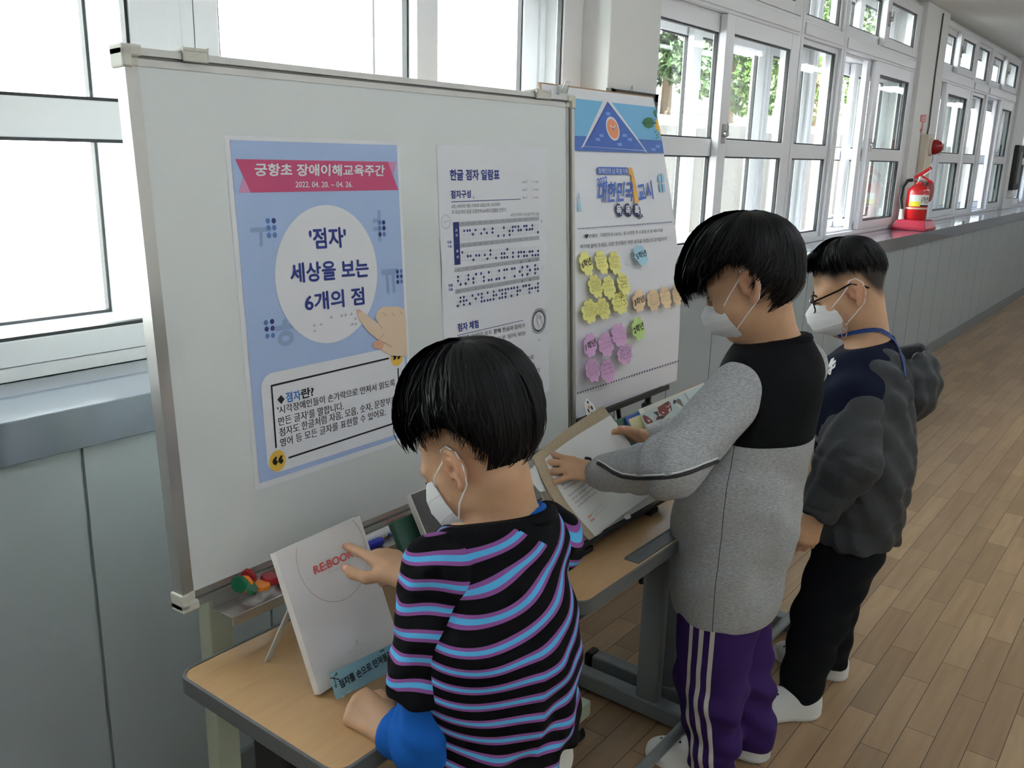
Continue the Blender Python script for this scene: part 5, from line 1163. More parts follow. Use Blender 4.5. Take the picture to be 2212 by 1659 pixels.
def hand(V, Wp, a, nb, thumb_side, sc_=.85, curl=None, spread=(-.10, -.02, .06, .15), thumb=((.55, .75, -.1), (.75, .55, -.2), (.85, .35, -.2)), k=.006):
    """Wp wrist, a wrist->knuckles, nb out of the back of the hand, thumb_side direction of the thumb; returns nail spots and finger tips"""
    a = unit(a); nb = unit(np.array(nb)-a*np.dot(a, nb)); s = unit(np.cross(a, nb)); s = s if s @ np.array(thumb_side) > 0 else -s; Wp = np.array(Wp, float)
    L_ = ((.038, .024, .019), (.042, .027, .020), (.039, .025, .019), (.031, .019, .017)); off = (.0255, .0085, -.0085, -.0245); ln = (.080, .083, .079, .071); nails = []; tips = []
    curl = curl or ((.3, .4, .3),)*4
    for i in range(4):
        K = Wp+sc_*(a*ln[i]+s*off[i]+nb*(.002-.003*abs(i-1.2))); V.cone(Wp+sc_*(s*off[i]*.55), K, .0135*sc_, .0098*sc_, .014, (nb, 1.12))
        d0 = unit(a*math.cos(spread[i])-s*math.sin(spread[i])); p = K; c = 0; rr_ = (.0096, .0088, .0080, .0068) if i < 3 else (.0086, .0078, .0070, .006)
        for j in range(3):
            c += curl[i][j]; d = unit(d0*math.cos(c)-nb*math.sin(c)); p2 = p+d*L_[i][j]*sc_; V.cone(p, p2, rr_[j]*sc_, rr_[j+1]*sc_, k)
            if j == 2: up = unit(nb*math.cos(c)+d0*math.sin(c)); nails.append((p+d*L_[i][2]*sc_*.72+up*rr_[3]*sc_, up)); tips.append(p2)
            p = p2
    p = Wp+sc_*(a*.022+s*.02-nb*.004); V.cone(Wp, p, .015*sc_, .014*sc_, .014); rr_ = (.0135, .0108, .0100, .0078)
    for j, (q, l) in enumerate(zip(thumb, (.042, .031, .025))):
        d = unit(a*q[0]+s*q[1]+nb*q[2]); p2 = p+d*l*sc_; V.cone(p, p2, rr_[j]*sc_, rr_[j+1]*sc_, .010 if j == 0 else k)
        if j == 2: up = unit(nb+s*.9-d*((nb+s*.9) @ d)); nails.append((p+d*l*sc_*.7+up*rr_[3]*sc_, up)); tips.append(p2)
        p = p2
    V.cone(Wp+sc_*(a*.03+s*.012), Wp+sc_*(a*.06+s*.022), .014*sc_, .011*sc_, .012)
    return nails, tips
def spots(C_, r):   # attribute: 1 within r of any centre
    def fn(P):
        o = np.zeros(len(P))
        for c in C_: o = np.maximum(o, np.clip(1.6-np.linalg.norm(P-np.array(c), axis=1)/r, 0, 1))
        return o
    return fn
def clog_shoe(th, heel, toe, name='shoe', holes=True):
    """white rubber clog from heel to toe on the floor"""
    heel, toe = np.array(heel, float), np.array(toe, float); d = unit(toe-heel); L_ = np.linalg.norm(toe-heel); sd = np.array([-d[1], d[0], 0]); up = np.array([0, 0, 1.])
    V = Vox(np.minimum(heel, toe)-[.08, .08, .01], np.maximum(heel, toe)+[.08, .08, .13], .0035); A = [d, sd, up]; P = lambda t, z, s_=0: heel+d*L_*t+up*z+sd*s_
    V.ell(P(.17, .030), [.045, .036, .045], A, .03); V.ell(P(.45, .028), [.08, .036, .05], A, .03); V.ell(P(.76, .022), [.065, .047, .040], A, .03); V.ell(P(.2, .062), [.045, .034, .03], A, .02); V.ell(P(.5, .055), [.05, .032, .032], A, .02)
    V.cut(heel+up*.002, (0, 0, -1)); V.ripple(lambda Q: np.where(Q[:, 2] < .018, -.0025, 0.)); 
    me, Q, F = skin_mesh(name, *V.mesh(), clog, th.loc, it=1); o = th.part(name, me, None)
    if holes:
        t = bvh(Q, F); m = MB()
        for u, v in ((.62, -.018), (.62, .018), (.70, 0), (.72, -.026), (.72, .026), (.80, -.012), (.80, .014), (.88, 0), (.87, .024), (.87, -.022)):
            q = t.ray_cast(Vector(P(u, .2, v)), Vector((0, 0, -1)))
            if q[0] is not None: n_ = np.array(q[1]); m.lathe([(.0032, 0), (.0034, .0006)], np.array(q[0])-n_*.0001, n_, 10)
        th.part('vent_hole_shade', m, hole, o)  # flat dark discs, coloured as the shade inside open vent holes
    return o
def mask_mesh(H, th, style, sc_=1.0):
    """folded white mask in the head frame; ridge down the middle, wings to the cheeks"""
    if style == 'wide':
        prof = [(.104, .006), (.121, -.022), (.126, -.044), (.112, -.072), (.070, -.098)]; side = [(.054, .004), (.044, -.014), (.038, -.034), (.033, -.058), (.030, -.082)]; wing = [.062, .069, .072, .069, .055]
    elif style == 'fold':   # three-panel fold
        prof = [(.101, -.010), (.119, -.030), (.123, -.046), (.107, -.070), (.066, -.092)]; side = [(.064, -.018), (.054, -.032), (.048, -.046), (.041, -.064), (.036, -.084)]; wing = [.052, .064, .069, .066, .052]
    else:
        prof = [(.102, .002), (.124, -.02), (.130, -.042), (.116, -.070), (.072, -.096)]; side = [(.066, -.006), (.046, -.024), (.040, -.042), (.038, -.062), (.040, -.086)]; wing = [.054, .068, .070, .066, .050]
    NU, NV = 24, 16; V = []; F = []
    g = lambda arr, v: np.array([np.interp(v, np.linspace(0, 1, 5), [q[i] for q in arr]) for i in (0, 1)])
    for j in range(NV+1):
        v = j/NV; pf, ps, wg = g(prof, v), g(side, v), np.interp(v, np.linspace(0, 1, 5), wing)
        for i in range(NU+1):
            q = 2*i/NU-1; w = abs(q); f = pf[0]*(1-w**1.7)+ps[0]*w**1.7; u = pf[1]*(1-w**1.4)+ps[1]*w**1.4; l = math.copysign(wg*w**.75, q) if w else 0
            f += .0025*math.sin(v*math.pi*3)*(1-w)
            V.append(H(f*sc_, l*sc_, u*sc_))
    o = (NU+1)*(NV+1)
    for p in list(V): V.append(p-(p-H(.0, 0, -.03))*.012)
    for s_ in (0, 1):
        for j in range(NV):
            for i in range(NU): k = s_*o+j*(NU+1)+i; f = (k, k+1, k+NU+2, k+NU+1); F.append(f if s_ else f[::-1])
    m = MB(); m.add(V, F); part = th.part('face_mask', m, maskm, smooth=True)
    # seam lines and ear loops
    q = MB()
    for row in (5, 11): q.tube([V[row*(NU+1)+i] for i in range(NU+1)], .0007, 5)
    th.part('mask_seam', q, maskm, part, smooth=True)
    for s_ in (1, -1):
        i = NU if s_ > 0 else 0; a, b = np.array(V[2*(NU+1)+i]), np.array(V[13*(NU+1)+i]); e = lambda f, u, o=0.: H(f-.006, s_*(.0705+o+.42*max(0, .012-f)), u+.002)
        q = MB(); q.tube([a, lerp(a, e(.012, .022, .004), .45)+H.l*s_*.009, e(.012, .022, .004), e(.004, .0385, .003), e(-.012, .040, .001), e(-.026, .026, -.003), e(-.027, .002, -.004), e(-.016, -.024, -.003), lerp(e(-.016, -.024, -.003), b, .5)+H.l*s_*.008, b], .0013, 6); th.part('ear_loop', q, loopm, part, smooth=True)
    return part
# ================================================================== the three boys
def stripe_mat():
    m = M('striped_jersey', (16, 16, 20), .9, spec=.15); n = m.node_tree; b = n.nodes['Principled BSDF']; a = attr_node(m, 'stripe')
    mu = n.nodes.new('ShaderNodeMath'); mu.operation = 'MULTIPLY'; mu.inputs[1].default_value = 1/.0352; fr = n.nodes.new('ShaderNodeMath'); fr.operation = 'FRACT'
    n.links.new(a.outputs['Fac'], mu.inputs[0]); n.links.new(mu.outputs[0], fr.inputs[0]); pur, blu, blk = (140, 84, 148), (88, 174, 224), (11, 11, 14)
    r = ramp(m, [(0, pur), (.14, blu), (.335, pur), (.475, blk)]); n.links.new(fr.outputs[0], r.inputs[0])
    gt = n.nodes.new('ShaderNodeMath'); gt.operation = 'GREATER_THAN'; gt.inputs[1].default_value = .5; n.links.new(attr_node(m, 'plain').outputs['Fac'], gt.inputs[0])
    n.links.new(mixer(m, gt.outputs[0], r.outputs[0], blk), b.inputs['Base Color']); cloth_bump(m, 1100, .35, .0006); return m
def cloth(name, c, amt=.06, rough=.88, sc_=500, bs=.3):
    m = M(name, c, rough, noise=(sc_, amt), spec=.15); cloth_bump(m, 900, bs, .0006); return m
SK = (200, 158, 124)
def person(label, loc): return Thing('person', label, 'person', loc)
def body_obj(th, V, mat, nails, H, blush=(), stub=None):
    P, F = V.mesh(); C_ = [q[0] for q in nails]
    ears = [H(-.010, s_*.085, .004) for s_ in (1, -1)]
    me, P, F = skin_mesh('body', P, F, mat, th.loc, {'nail': spots(C_, .0042), 'blush': lambda P: .55*spots(list(blush), .012)(P)+.35*spots(ears, .026)(P), 'stubble': stub or (lambda P: np.zeros(len(P)))}, it=2)
    return th.part('body', me, None), P, F
def lashes(H, th):
    for s_ in (1, -1):
        m = MB(); m.strip([H(.0865, s_*.018, .0045), H(.0905, s_*.027, .003), H(.0885, s_*.036, .003), H(.082, s_*.044, .005)], .0026, H.u, .0016); th.part('eyelid', m, hairm, smooth=True)
        m = MB(); m.strip([H(.0925, s_*.016, .022), H(.0935, s_*.026, .0255), H(.088, s_*.037, .025), H(.079, s_*.046, .020)], .005, H.u, .002); th.part('eyebrow', m, hairm, smooth=True)
def folds(P, o, axis, amp, wl, ph=0, wob=None):
    q = (P-np.array(o)) @ unit(axis); w = 0 if wob is None else wob[1]*np.sin((P @ unit(wob[0]))*2*math.pi/wob[2]); return amp*np.sin(2*math.pi*(q+w)/wl+ph)
FB = np.array([-.17, .985, 0]); LB = np.array([-.985, -.17, 0]); UP = np.array([0, 0, 1.])

# ------------------------------------------------------------------ boy in the striped shirt
def boy_striped():
    nb, SL_, SR_ = at(1096, 1118, 1.40), at(938, 1248, 1.275), at(1192, 1158, 1.49)
    wa, hm = at(1080, 1400, 1.36), at(1085, 1570, 1.395)
    th = person('boy in a black shirt with purple and blue stripes, pointing at a book', (hm[0], hm[1], 0))
    H = Head(at(1038, 997, 1.36), (-.09, 1), R_(32), 0, .98)
    # right arm points at the book, left arm rests on the desk
    tipR = A.at(752, 1166, .004); wR = at(878, 1244, 1.435); eR = np.array([1.10, .86, .775])
    wL, eL = at(838, 1576, 1.355), at(918, 1598, 1.288)
    V = Vox((.68, .48, 0), (1.36, 1.16, H(0, 0, .13)[2]+.02), .003)
    H.build(V); V.cone(H(-.022, 0, -.03), nb-[0, 0, .02], .047, .056, .03)
    ch = (SL_+SR_)/2-[0, .0, .05]; V.cone(nb-[0, 0, .03], SL_, .05, .036, .03); V.cone(nb-[0, 0, .03], SR_, .05, .036, .03); V.chain([ch, wa, hm, hm-[0, 0, .06]], [.115, .112, .115, .10], .04, (FB, 1.5))
    V.chain([SL_, eL, wL], [.036, .029, .021], .012); V.chain([SR_, eR, wR], [.036, .029, .021], .012)
    for s_ in (1, -1):
        hp = hm+LB*s_*.065-[0, 0, .06]; kn = np.array([hp[0], hp[1]+.02, .34]); an = np.array([hp[0]+.0, hp[1]-.01, .06]); V.chain([hp, kn, an], [.075, .05, .032], .02); V.chain([an-[0, 0, .02], an+FB*.10-[0, 0, .035]], [.026, .02], .02)
    n1, t1 = hand(V, wR, tipR-wR+np.array([.012, .0, .020]), (.05, .1, 1), (-.8, -.6, 0), .92, ((.10, .10, .06), (1.5, 1.5, .9), (1.5, 1.5, .9), (1.5, 1.5, .9)), thumb=((.58, .74, -.25), (.9, .38, -.12), (1, .08, -.02)))
    n2, t2 = hand(V, wL, at(786, 1536, 1.385)-wL, (-.45, -.35, .85), (.3, .9, 0), .92, ((1.0, 1.3, .9), (1.1, 1.4, .9), (1.15, 1.4, .9), (1.1, 1.3, .9)), thumb=((.6, .5, -.4), (.8, .1, -.4), (.8, -.3, -.3)))
    V.cut((0, 0, .0), (0, 0, -1))
    sk = skin_mat('skin_tan', SK, (208, 138, 116)); body_obj(th, V, sk, n1+n2, H, t1)
    # hair
    hc = at(1024, 873, 1.365)-H.c; hc = (hc @ H.f/H.k, 0, hc @ H.u/H.k)
    ends = ends_fn([(0, 104), (40, 108), (65, 112), (85, 99), (105, 98), (125, 112), (150, 134), (180, 147), (210, 138), (235, 112), (255, 98), (275, 99), (295, 112), (320, 108)])
    hair_obj(th, *H.hair_shell(hc, (.113, .100, .103), (-.42, 0, .9), ends, n=5200, flare=.22, w=.0026, seed=1, lift=.006, twist=.12))
    mask_mesh(H, th, 'wide', 1.0); lashes(H, th)
    # shirt
    jer = stripe_mat(); S_ = Vox((.72, .46, .42), (1.34, 1.0, nb[2]+.07), .004); xc = wa[0]
    S_.chain([ch+[0, 0, .015], wa, hm-[0, 0, .01]], [.137, .150, .156], .05, (FB, 1.42)); S_.cone(nb-[0, 0, .028], SL_-[0, 0, .006]-LB*.025, .060, .047, .04); S_.cone(nb-[0, 0, .028], SR_-[0, 0, .004]+LB*.01, .060, .052, .04); S_.cone(nb-[0, 0, .05], nb+FB*-.004, .064, .060, .02)
    S_.cut(nb+[0, 0, .008], (.10, .30, .95), .006, (nb-.12, nb+.12)); S_.cut(hm-[0, 0, .04], (.08, -.12, -1), .006)
    S_.ell(hm-[0, 0, .075], (.13, .09, .06), None, .02, True)
    rg = lambda P, z0, z1: np.clip((z1-P[:, 2])/(z1-z0), 0, 1)
    S_.ripple(lambda P: rg(P, .70, .92)*(folds(P, wa, (.75, .1, -.65), .0065, .105, .6, ((0, 0, 1), .012, .2))+folds(P, wa, (.9, .2, .42), .0035, .075, 0, ((0, 1, 1), .01, .13)))+.002*np.sin(P[:, 2]*70+P[:, 0]*30))
    sv = lambda P: P[:, 2]+.012+(-.26+.31*np.clip((.97-P[:, 2])/.30, 0, 1))*(P[:, 0]-xc)+.55*np.minimum(0, P[:, 0]-xc+.045)*rg(P, .74, .90)+.10*np.clip(P[:, 2]-ch[2]-.03, 0, .2)+.011*np.sin((P[:, 0]-xc)*38+P[:, 2]*9)*rg(P, .72, .9)
    dn = unit(np.array([.05, .25, .95]))
    nc = nb+LB*.016+FB*.008
    plain = lambda P: ((np.linalg.norm((P-nc)-np.outer((P-nc) @ dn, dn), axis=1) < .091) & (P[:, 2] > nb[2]-.055)).astype(float)+((P-(hm-[0, 0, .022])) @ unit((.08, -.12, -1)) > 0)
    me, P, F = skin_mesh('shirt', *S_.mesh(), jer, th.loc, {'stripe': sv, 'plain': plain}); shirt = th.part('shirt', me, None); tree_ = bvh(P, F)
    # short sleeves
    for SH_, end, dirn, ph in ((SL_, at(921, 1496, 1.285), None, 0), (SR_, lerp(SR_, eR, .72), None, 1)):
        ax_ = unit(end-SH_); Q = Vox(np.minimum(SH_, end)-.12, np.maximum(SH_, end)+.12, .004); L_ = np.linalg.norm(end-SH_)
        Q.cone(SH_-LB*(.01 if ph == 0 else -.01), end+ax_*.02, .053, .060, .01); Q.ell(SH_+LB*(-.022 if ph == 0 else .022)+[0, 0, .0], (.052, .052, .05), None, .03); Q.cut(end, ax_, .006); Q.cone(end-ax_*.02, end+ax_*.03, .040, .046, .006, None, True)
        Q.ripple(lambda P, SH_=SH_, ax_=ax_: folds(P, SH_, ax_+.5*FB, .0035, .085, .4)+folds(P, SH_, (.2, .9, .4), .002, .05))
        lat = unit(np.cross(ax_, FB))
        sv2 = lambda P, SH_=SH_, ax_=ax_, L_=L_: L_-.019-((P-SH_) @ ax_)+.0352*8+.004*np.sin(((P-SH_) @ FB)*60)
        pl2 = lambda P, SH_=SH_, ax_=ax_, L_=L_: ((P-SH_) @ ax_ > L_-.019).astype(float)
        me, P2, F2 = skin_mesh('sleeve', *Q.mesh(), jer, th.loc, {'stripe': sv2, 'plain': pl2}); th.part('sleeve', me, None, shirt)
    # blue undershirt
    blue = cloth('blue_jersey', (26, 92, 178), .05, .85)
    U = Vox(np.minimum(eL, wL)-[.1, .1, .1], np.maximum(SL_, np.maximum(eL, wL))+.1, .004); c_ = unit(wL-eL)
    U.cone(lerp(SL_, eL, .45), eL, .040, .043, .02); U.cone(eL, wL, .043, .034, .02); U.ell(eL+[.0, -.004, .004], (.046, .046, .044), None, .02); U.cut(wL-c_*.012, c_, .004, (np.minimum(wL, eL)-.06, np.maximum(wL, eL)+.06))
    U.ripple(lambda P: folds(P, eL, (.6, .6, -.5), .003, .045, 0, ((0, 0, 1), .01, .1))); me, _, _ = skin_mesh('undershirt_sleeve', *U.mesh(), blue, th.loc); th.part('undershirt_sleeve', me, None, label='blue long sleeve under the striped shirt')
    U = Vox(np.minimum(eR, wR)-.09, np.maximum(eR, wR)+.09, .004); c_ = unit(wR-eR); U.chain([lerp(SR_, eR, .55), eR, wR], [.036, .038, .033], .02); U.cut(wR-c_*.004, c_, .004); U.ripple(lambda P: folds(P, eR, c_, .0016, .03)); me, _, _ = skin_mesh('undershirt_sleeve', *U.mesh(), blue, th.loc); th.part('undershirt_sleeve', me, None, label='blue cuff of the pointing arm')
    m = MB(); rr_ = .0565; e1 = unit(np.cross(dn, FB)); e2 = np.cross(dn, e1); m.tube([nb+dn*.006+(e1*math.cos(t)+e2*math.sin(t))*rr_ for t in np.linspace(0, 2*math.pi, 41)], .0085, 8, False); th.part('undershirt_collar', m, blue, smooth=True)
    m = MB(); rr_ = .0685; m.tube([nb-dn*.002+(e1*math.cos(t)+e2*math.sin(t))*rr_ for t in np.linspace(0, 2*math.pi, 41)], .0125, 8, False); th.part('collar', m, cloth('black_rib', (12, 12, 15), .05), shirt, smooth=True)
    # trousers and shoes
    T = Vox((hm[0]-.25, hm[1]-.2, .02), (hm[0]+.25, hm[1]+.25, hm[2]+.05), .005); T.cone(hm-[0, 0, .0], hm-[0, 0, .06], .125, .125, .03, (FB, 1.45))
    for s_ in (1, -1): hp = hm+LB*s_*.068-[0, 0, .06]; T.chain([hp, np.array([hp[0], hp[1]+.02, .34]), np.array([hp[0], hp[1]-.01, .06])], [.088, .072, .062], .02)
    T.cut((0, 0, .045), (0, 0, -1)); T.ripple(lambda P: folds(P, hm, (.2, .3, 1), .003, .07)); me, _, _ = skin_mesh('trousers', *T.mesh(), cloth('pale_trousers', (206, 204, 198), .04), th.loc); th.part('trousers', me, None)
    for s_ in (1, -1): hp = hm+LB*s_*.065; clog_shoe(th, (hp[0], hp[1]-.06, 0), (hp[0]+FB[0]*.2, hp[1]+FB[1]*.2-.06, 0))
    return th

# ------------------------------------------------------------------ boy in the grey sweatshirt
def boy_grey():
    nb, SL_, SR_ = at(1678, 736, 2.0), at(1592, 852, 1.925), at(1728, 792, 2.125)
    hm = at(1570, 1262, 2.17); wa = at(1592, 1090, 2.11); ch = (SL_+SR_)/2-[0, 0, .05]
    th = person('boy in a black and grey sweatshirt and purple trousers, turning a page', (hm[0], hm[1], 0))
    H = Head(at(1630, 618, 1.955), FB, R_(21), R_(0), 1.10)
    wL, eL = O.at(1284, 1024, .055), at(1452, 1008, 1.84); wR, eR = O.at(1398, 947, .060), np.array([2.02, .86, .90])
    fl = np.array([1.905, .775, 0]); fr_ = np.array([2.045, .735, 0])
    V = Vox((1.40, .52, 0), (2.26, 1.20, H(0, 0, .14)[2]), .0032)
    H.build(V); V.cone(H(-.02, 0, -.03), nb-[0, 0, .02], .046, .054, .03)
    V.cone(nb-[0, 0, .03], SL_, .055, .04, .03); V.cone(nb-[0, 0, .03], SR_, .055, .04, .03); V.chain([ch, wa, hm, hm-[0, 0, .04]], [.13, .125, .13, .11], .04, (FB, 1.4))
    V.chain([SL_, eL, wL], [.038, .031, .023], .012); V.chain([SR_, eR, wR], [.038, .031, .023], .012)
    for s_, f_ in ((1, fl), (-1, fr_)): hp = hm+LB*s_*.07-[0, 0, .04]; an = f_+[0, 0, .07]; V.chain([hp, lerp(hp, an, .5)+FB*.015, an], [.08, .055, .036], .02); V.chain([an-[0, 0, .025], an+FB*.10-[0, 0, .04]], [.028, .02], .02)
    aL = at(1238, 1012, 1.985)-wL
    n1, t1 = hand(V, wL, O.at(1240, 1012, .040)-wL, O.n+UP*.1, O.ev, .84, ((.32, .30, .2), (.30, .30, .2), (.32, .32, .2), (.30, .3, .2)), (-.30, -.02, .22, .46), ((.75, .55, -.45), (.95, .2, -.4), (.98, .0, -.3)))
    thR = SH(.93, .40, .010)
    n2, t2 = hand(V, wR, O.at(1352, 936, .038)-wR, O.ev, O.n, .90, ((.35, .6, .4), (.4, .7, .4), (.5, .7, .4), (.6, .7, .4)), (-.02, 0, .05, .1), ((.72, .62, -.05), (.93, .30, -.05), (.98, .0, -.02)))
    V.cut((0, 0, 0), (0, 0, -1))
    sk = skin_mat('skin_tan', SK, (208, 138, 116)); body, BP, BF = body_obj(th, V, sk, n1+n2, H, t1+t2)
    hc = at(1600, 573, 1.955)-H.c; hc = (hc @ H.f/H.k, 0, hc @ H.u/H.k)
    ends = ends_fn([(0, 121), (35, 124), (58, 120), (74, 100), (90, 83), (112, 82), (128, 97), (150, 117), (180, 125), (210, 117), (232, 97), (248, 82), (270, 83), (286, 100), (302, 120), (325, 124)])
    hair_obj(th, *H.hair_shell(hc, (.117, .098, .104), (-.40, 0, .92), ends, n=4800, flare=.22, w=.0030, seed=2, lift=.006, twist=-.1))
    mask_mesh(H, th, 'fold', 1.0); lashes(H, th)
    # sweatshirt
    S_ = Vox((1.52, .50, hm[2]-.12), (2.22, 1.06, nb[2]+.06), .0042)
    S_.chain([ch+[0, 0, .02], wa, hm+[0, 0, .02]], [.155, .178, .176], .05, (FB, 1.32)); S_.cone(hm+[0, 0, .03], hm-[0, 0, .05], .166, .152, .02, (FB, 1.3))
    S_.cone(nb-[0, 0, .03], SL_-LB*.02, .066, .062, .04); S_.cone(nb-[0, 0, .03], SR_+LB*.02, .066, .062, .04); S_.cone(nb-[0, 0, .05], nb, .070, .066, .02)
    dn = unit(np.array([-.02, .22, .97])); S_.cut(nb+dn*.008, dn, .006, (nb-.13, nb+.13)); S_.cut(hm-[0, 0, .05], (0.0, .03, -1), .006); S_.ell(hm-[0, 0, .08], (.14, .10, .05), None, .02, True)
    S_.ripple(lambda P: np.clip((ch[2]+.02-P[:, 2])/.2, 0, 1)*np.clip((P[:, 2]-hm[2]-.01)/.05, 0, 1)*(folds(P, wa, (.62, .25, .75), .0065, .19, .5, ((1, 0, 0), .03, .3))+folds(P, wa, (.85, -.3, -.4), .005, .14, 1.2)+folds(P, wa, (.5, .4, .8), .0015, .06)))
    pts = np.array([at(1606, 962, 1.93), at(1690, 948, 1.98), at(1764, 916, 2.10)]); lx = (pts-ch) @ -LB; co_ = np.polyfit(lx, pts[:, 2], 1)
    seam = lambda P: P[:, 2]-(co_[0]*((P-ch) @ -LB)+co_[1])
    gm = M('heather_grey', (178, 180, 182), .9, spec=.2); n = gm.node_tree; b = n.nodes['Principled BSDF']; tc = n.nodes.new('ShaderNodeTexCoord'); mp = n.nodes.new('ShaderNodeMapping'); mp.inputs['Scale'].default_value = (60, 60, 420); nz = n.nodes.new('ShaderNodeTexNoise'); nz.inputs['Scale'].default_value = 2; nz.inputs['Detail'].default_value = 4
    n.links.new(tc.outputs['Object'], mp.inputs[0]); n.links.new(mp.outputs[0], nz.inputs[0]); r = ramp(gm, [(.3, (140, 142, 144)), (.7, (188, 190, 191))], 'LINEAR'); n.links.new(nz.outputs[0], r.inputs[0])
    gt = n.nodes.new('ShaderNodeMath'); gt.operation = 'GREATER_THAN'; gt.inputs[1].default_value = 0; n.links.new(attr_node(gm, 'seam').outputs['Fac'], gt.inputs[0])
    o = mixer(gm, gt.outputs[0], r.outputs[0], (11, 12, 15)); ab = n.nodes.new('ShaderNodeMath'); ab.operation = 'ABSOLUTE'; lt = n.nodes.new('ShaderNodeMath'); lt.operation = 'LESS_THAN'; lt.inputs[1].default_value = .0009
    n.links.new(attr_node(gm, 'side').outputs['Fac'], ab.inputs[0]); n.links.new(ab.outputs[0], lt.inputs[0]); n.links.new(mixer(gm, lt.outputs[0], o, (80, 82, 84)), b.inputs['Base Color']); cloth_bump(gm, 700, .4, .0007)
    side = lambda P: np.where(((P-wa) @ LB > 0) & (P[:, 2] < ch[2]-.02), (P-wa) @ FB+.012+.02*(P[:, 2]-wa[2]), 1.)
    me, P, F = skin_mesh('sweatshirt', *S_.mesh(), gm, th.loc, {'seam': seam, 'side': side}); sw = th.part('sweatshirt', me, None)
    m = MB(); e1 = unit(np.cross(dn, FB)); e2 = np.cross(dn, e1); m.tube([nb-dn*.002+(e1*math.cos(t)+e2*math.sin(t))*.068 for t in np.linspace(0, 2*math.pi, 41)], .011, 8, False); th.part('collar', m, cloth('black_rib', (11, 12, 15), .05), sw, smooth=True)
    trees = []
    for SH_, E_, W_, s_ in ((SL_, eL, wL, 1), (SR_, eR, wR, -1)):
        Q = Vox(np.minimum(np.minimum(SH_, E_), W_)-.12, np.maximum(np.maximum(SH_, E_), W_)+.12, .004); c_ = unit(W_-E_)
        Q.cone(SH_-LB*s_*.012+[0, 0, .004], E_, .066, .062, .03); Q.cone(E_, W_-c_*.045, .063, .043, .03); Q.cone(W_-c_*.05, W_+c_*.004, .036, .033, .012); Q.cut(W_, c_, .003, (np.minimum(E_, W_)-.06, np.maximum(E_, W_)+.06))
        Q.ripple(lambda P, E_=E_, c_=c_: np.clip(1.2-np.linalg.norm(P-E_, axis=1)/.17, .15, 1)*(folds(P, E_, c_+np.array([0, .3, .5]), .004, .07, 0, ((0, 0, 1), .02, .15))+folds(P, E_, (.4, .2, .9), .0015, .06)))
        me, P2, F2 = skin_mesh('sleeve', *Q.mesh(), gm, th.loc, {'seam': lambda P: np.full(len(P), -1.), 'side': lambda P: np.full(len(P), 1.)}); so_ = th.part('sleeve', me, None, sw)
        if s_ == 1:
            t, t_b = bvh(P2, F2), bvh(P, F); L1 = [(1604, 964), (1580, 980), (1550, 996), (1520, 1008), (1490, 1020), (1460, 1028), (1430, 1032), (1400, 1033), (1370, 1033), (1345, 1030), (1325, 1021), (1308, 1010), (1292, 1001)]
            for dy, r_, mm, nm in ((0, .0042, ink, 'piping'), (-7, .0016, white_pl, 'printed_line')):
                H_ = [[h for h in (hit(t, x, y+dy),) if h] for x, y in L1]; H_ = [min(h, key=lambda q: np.linalg.norm(q[0]-CAM)) for h in H_ if h]; H_ = [h[0]+h[1]*.0008 for h in H_]
                if len(H_) > 2: th.part(nm, MB().tube(H_, r_, 6), mm, so_, smooth=True)
    # trousers with three white stripes
    pm = M('purple_jersey', (58, 36, 96), .88, spec=.2); n = pm.node_tree; b = n.nodes['Principled BSDF']; a = attr_node(pm, 'stripe'); r = ramp(pm, [(0, (58, 36, 96)), (.2, (214, 210, 206)), (.29, (58, 36, 96)), (.44, (214, 210, 206)), (.55, (58, 36, 96)), (.69, (214, 210, 206)), (.79, (58, 36, 96))])
    n.links.new(a.outputs['Fac'], r.inputs[0]); n.links.new(r.outputs[0], b.inputs['Base Color']); cloth_bump(pm, 800, .4, .0008)
    T = Vox((1.66, .50, .015), (2.26, 1.02, hm[2]+.08), .0042); T.cone(hm+[0, 0, .04], hm-[0, 0, .02], .142, .142, .03, (FB, 1.3)); axes = []
    for s_, f_ in ((1, fl), (-1, fr_)): hp = hm+LB*s_*.072-[0, 0, .03]; an = f_+[0, 0, .07]; kn = lerp(hp, an, .5)+FB*.012; T.chain([hp, kn, an], [.096, .084, .066], .02); axes.append((hp, kn, an))
    T.cut((0, 0, .035), (0, 0, -1)); T.ripple(lambda P: np.clip((.42-P[:, 2])/.2, 0, 1)*(folds(P, fl, (.2, .5, 1), .006, .11, .3, ((1, 0, 0), .02, .2))+folds(P, fl, (.3, -.5, .8), .004, .07))+folds(P, fl, (.5, .3, .2), .003, .09))
    def strp(P):
        z = P[:, 2]; hp, kn, an = axes[0]; zz = [an[2], kn[2], hp[2], hm[2]+.06]; cx = np.interp(z, zz, [an[0], kn[0], hp[0], hp[0]]); cy = np.interp(z, zz, [an[1], kn[1], hp[1], hp[1]])
        d = np.stack([P[:, 0]-cx, P[:, 1]-cy], 1); lat = d @ LB[:2]; fw = d @ FB[:2]; return np.where(lat > 0, np.clip(.5-(fw-.010)/.105, 0, 1), np.where(fw < 0, 1., 0.))
    me, _, _ = skin_mesh('trousers', *T.mesh(), pm, th.loc, {'stripe': strp}); th.part('trousers', me, None)
    for f_ in (fl, fr_): clog_shoe(th, f_-FB*.05, f_+FB*.165)
    return th

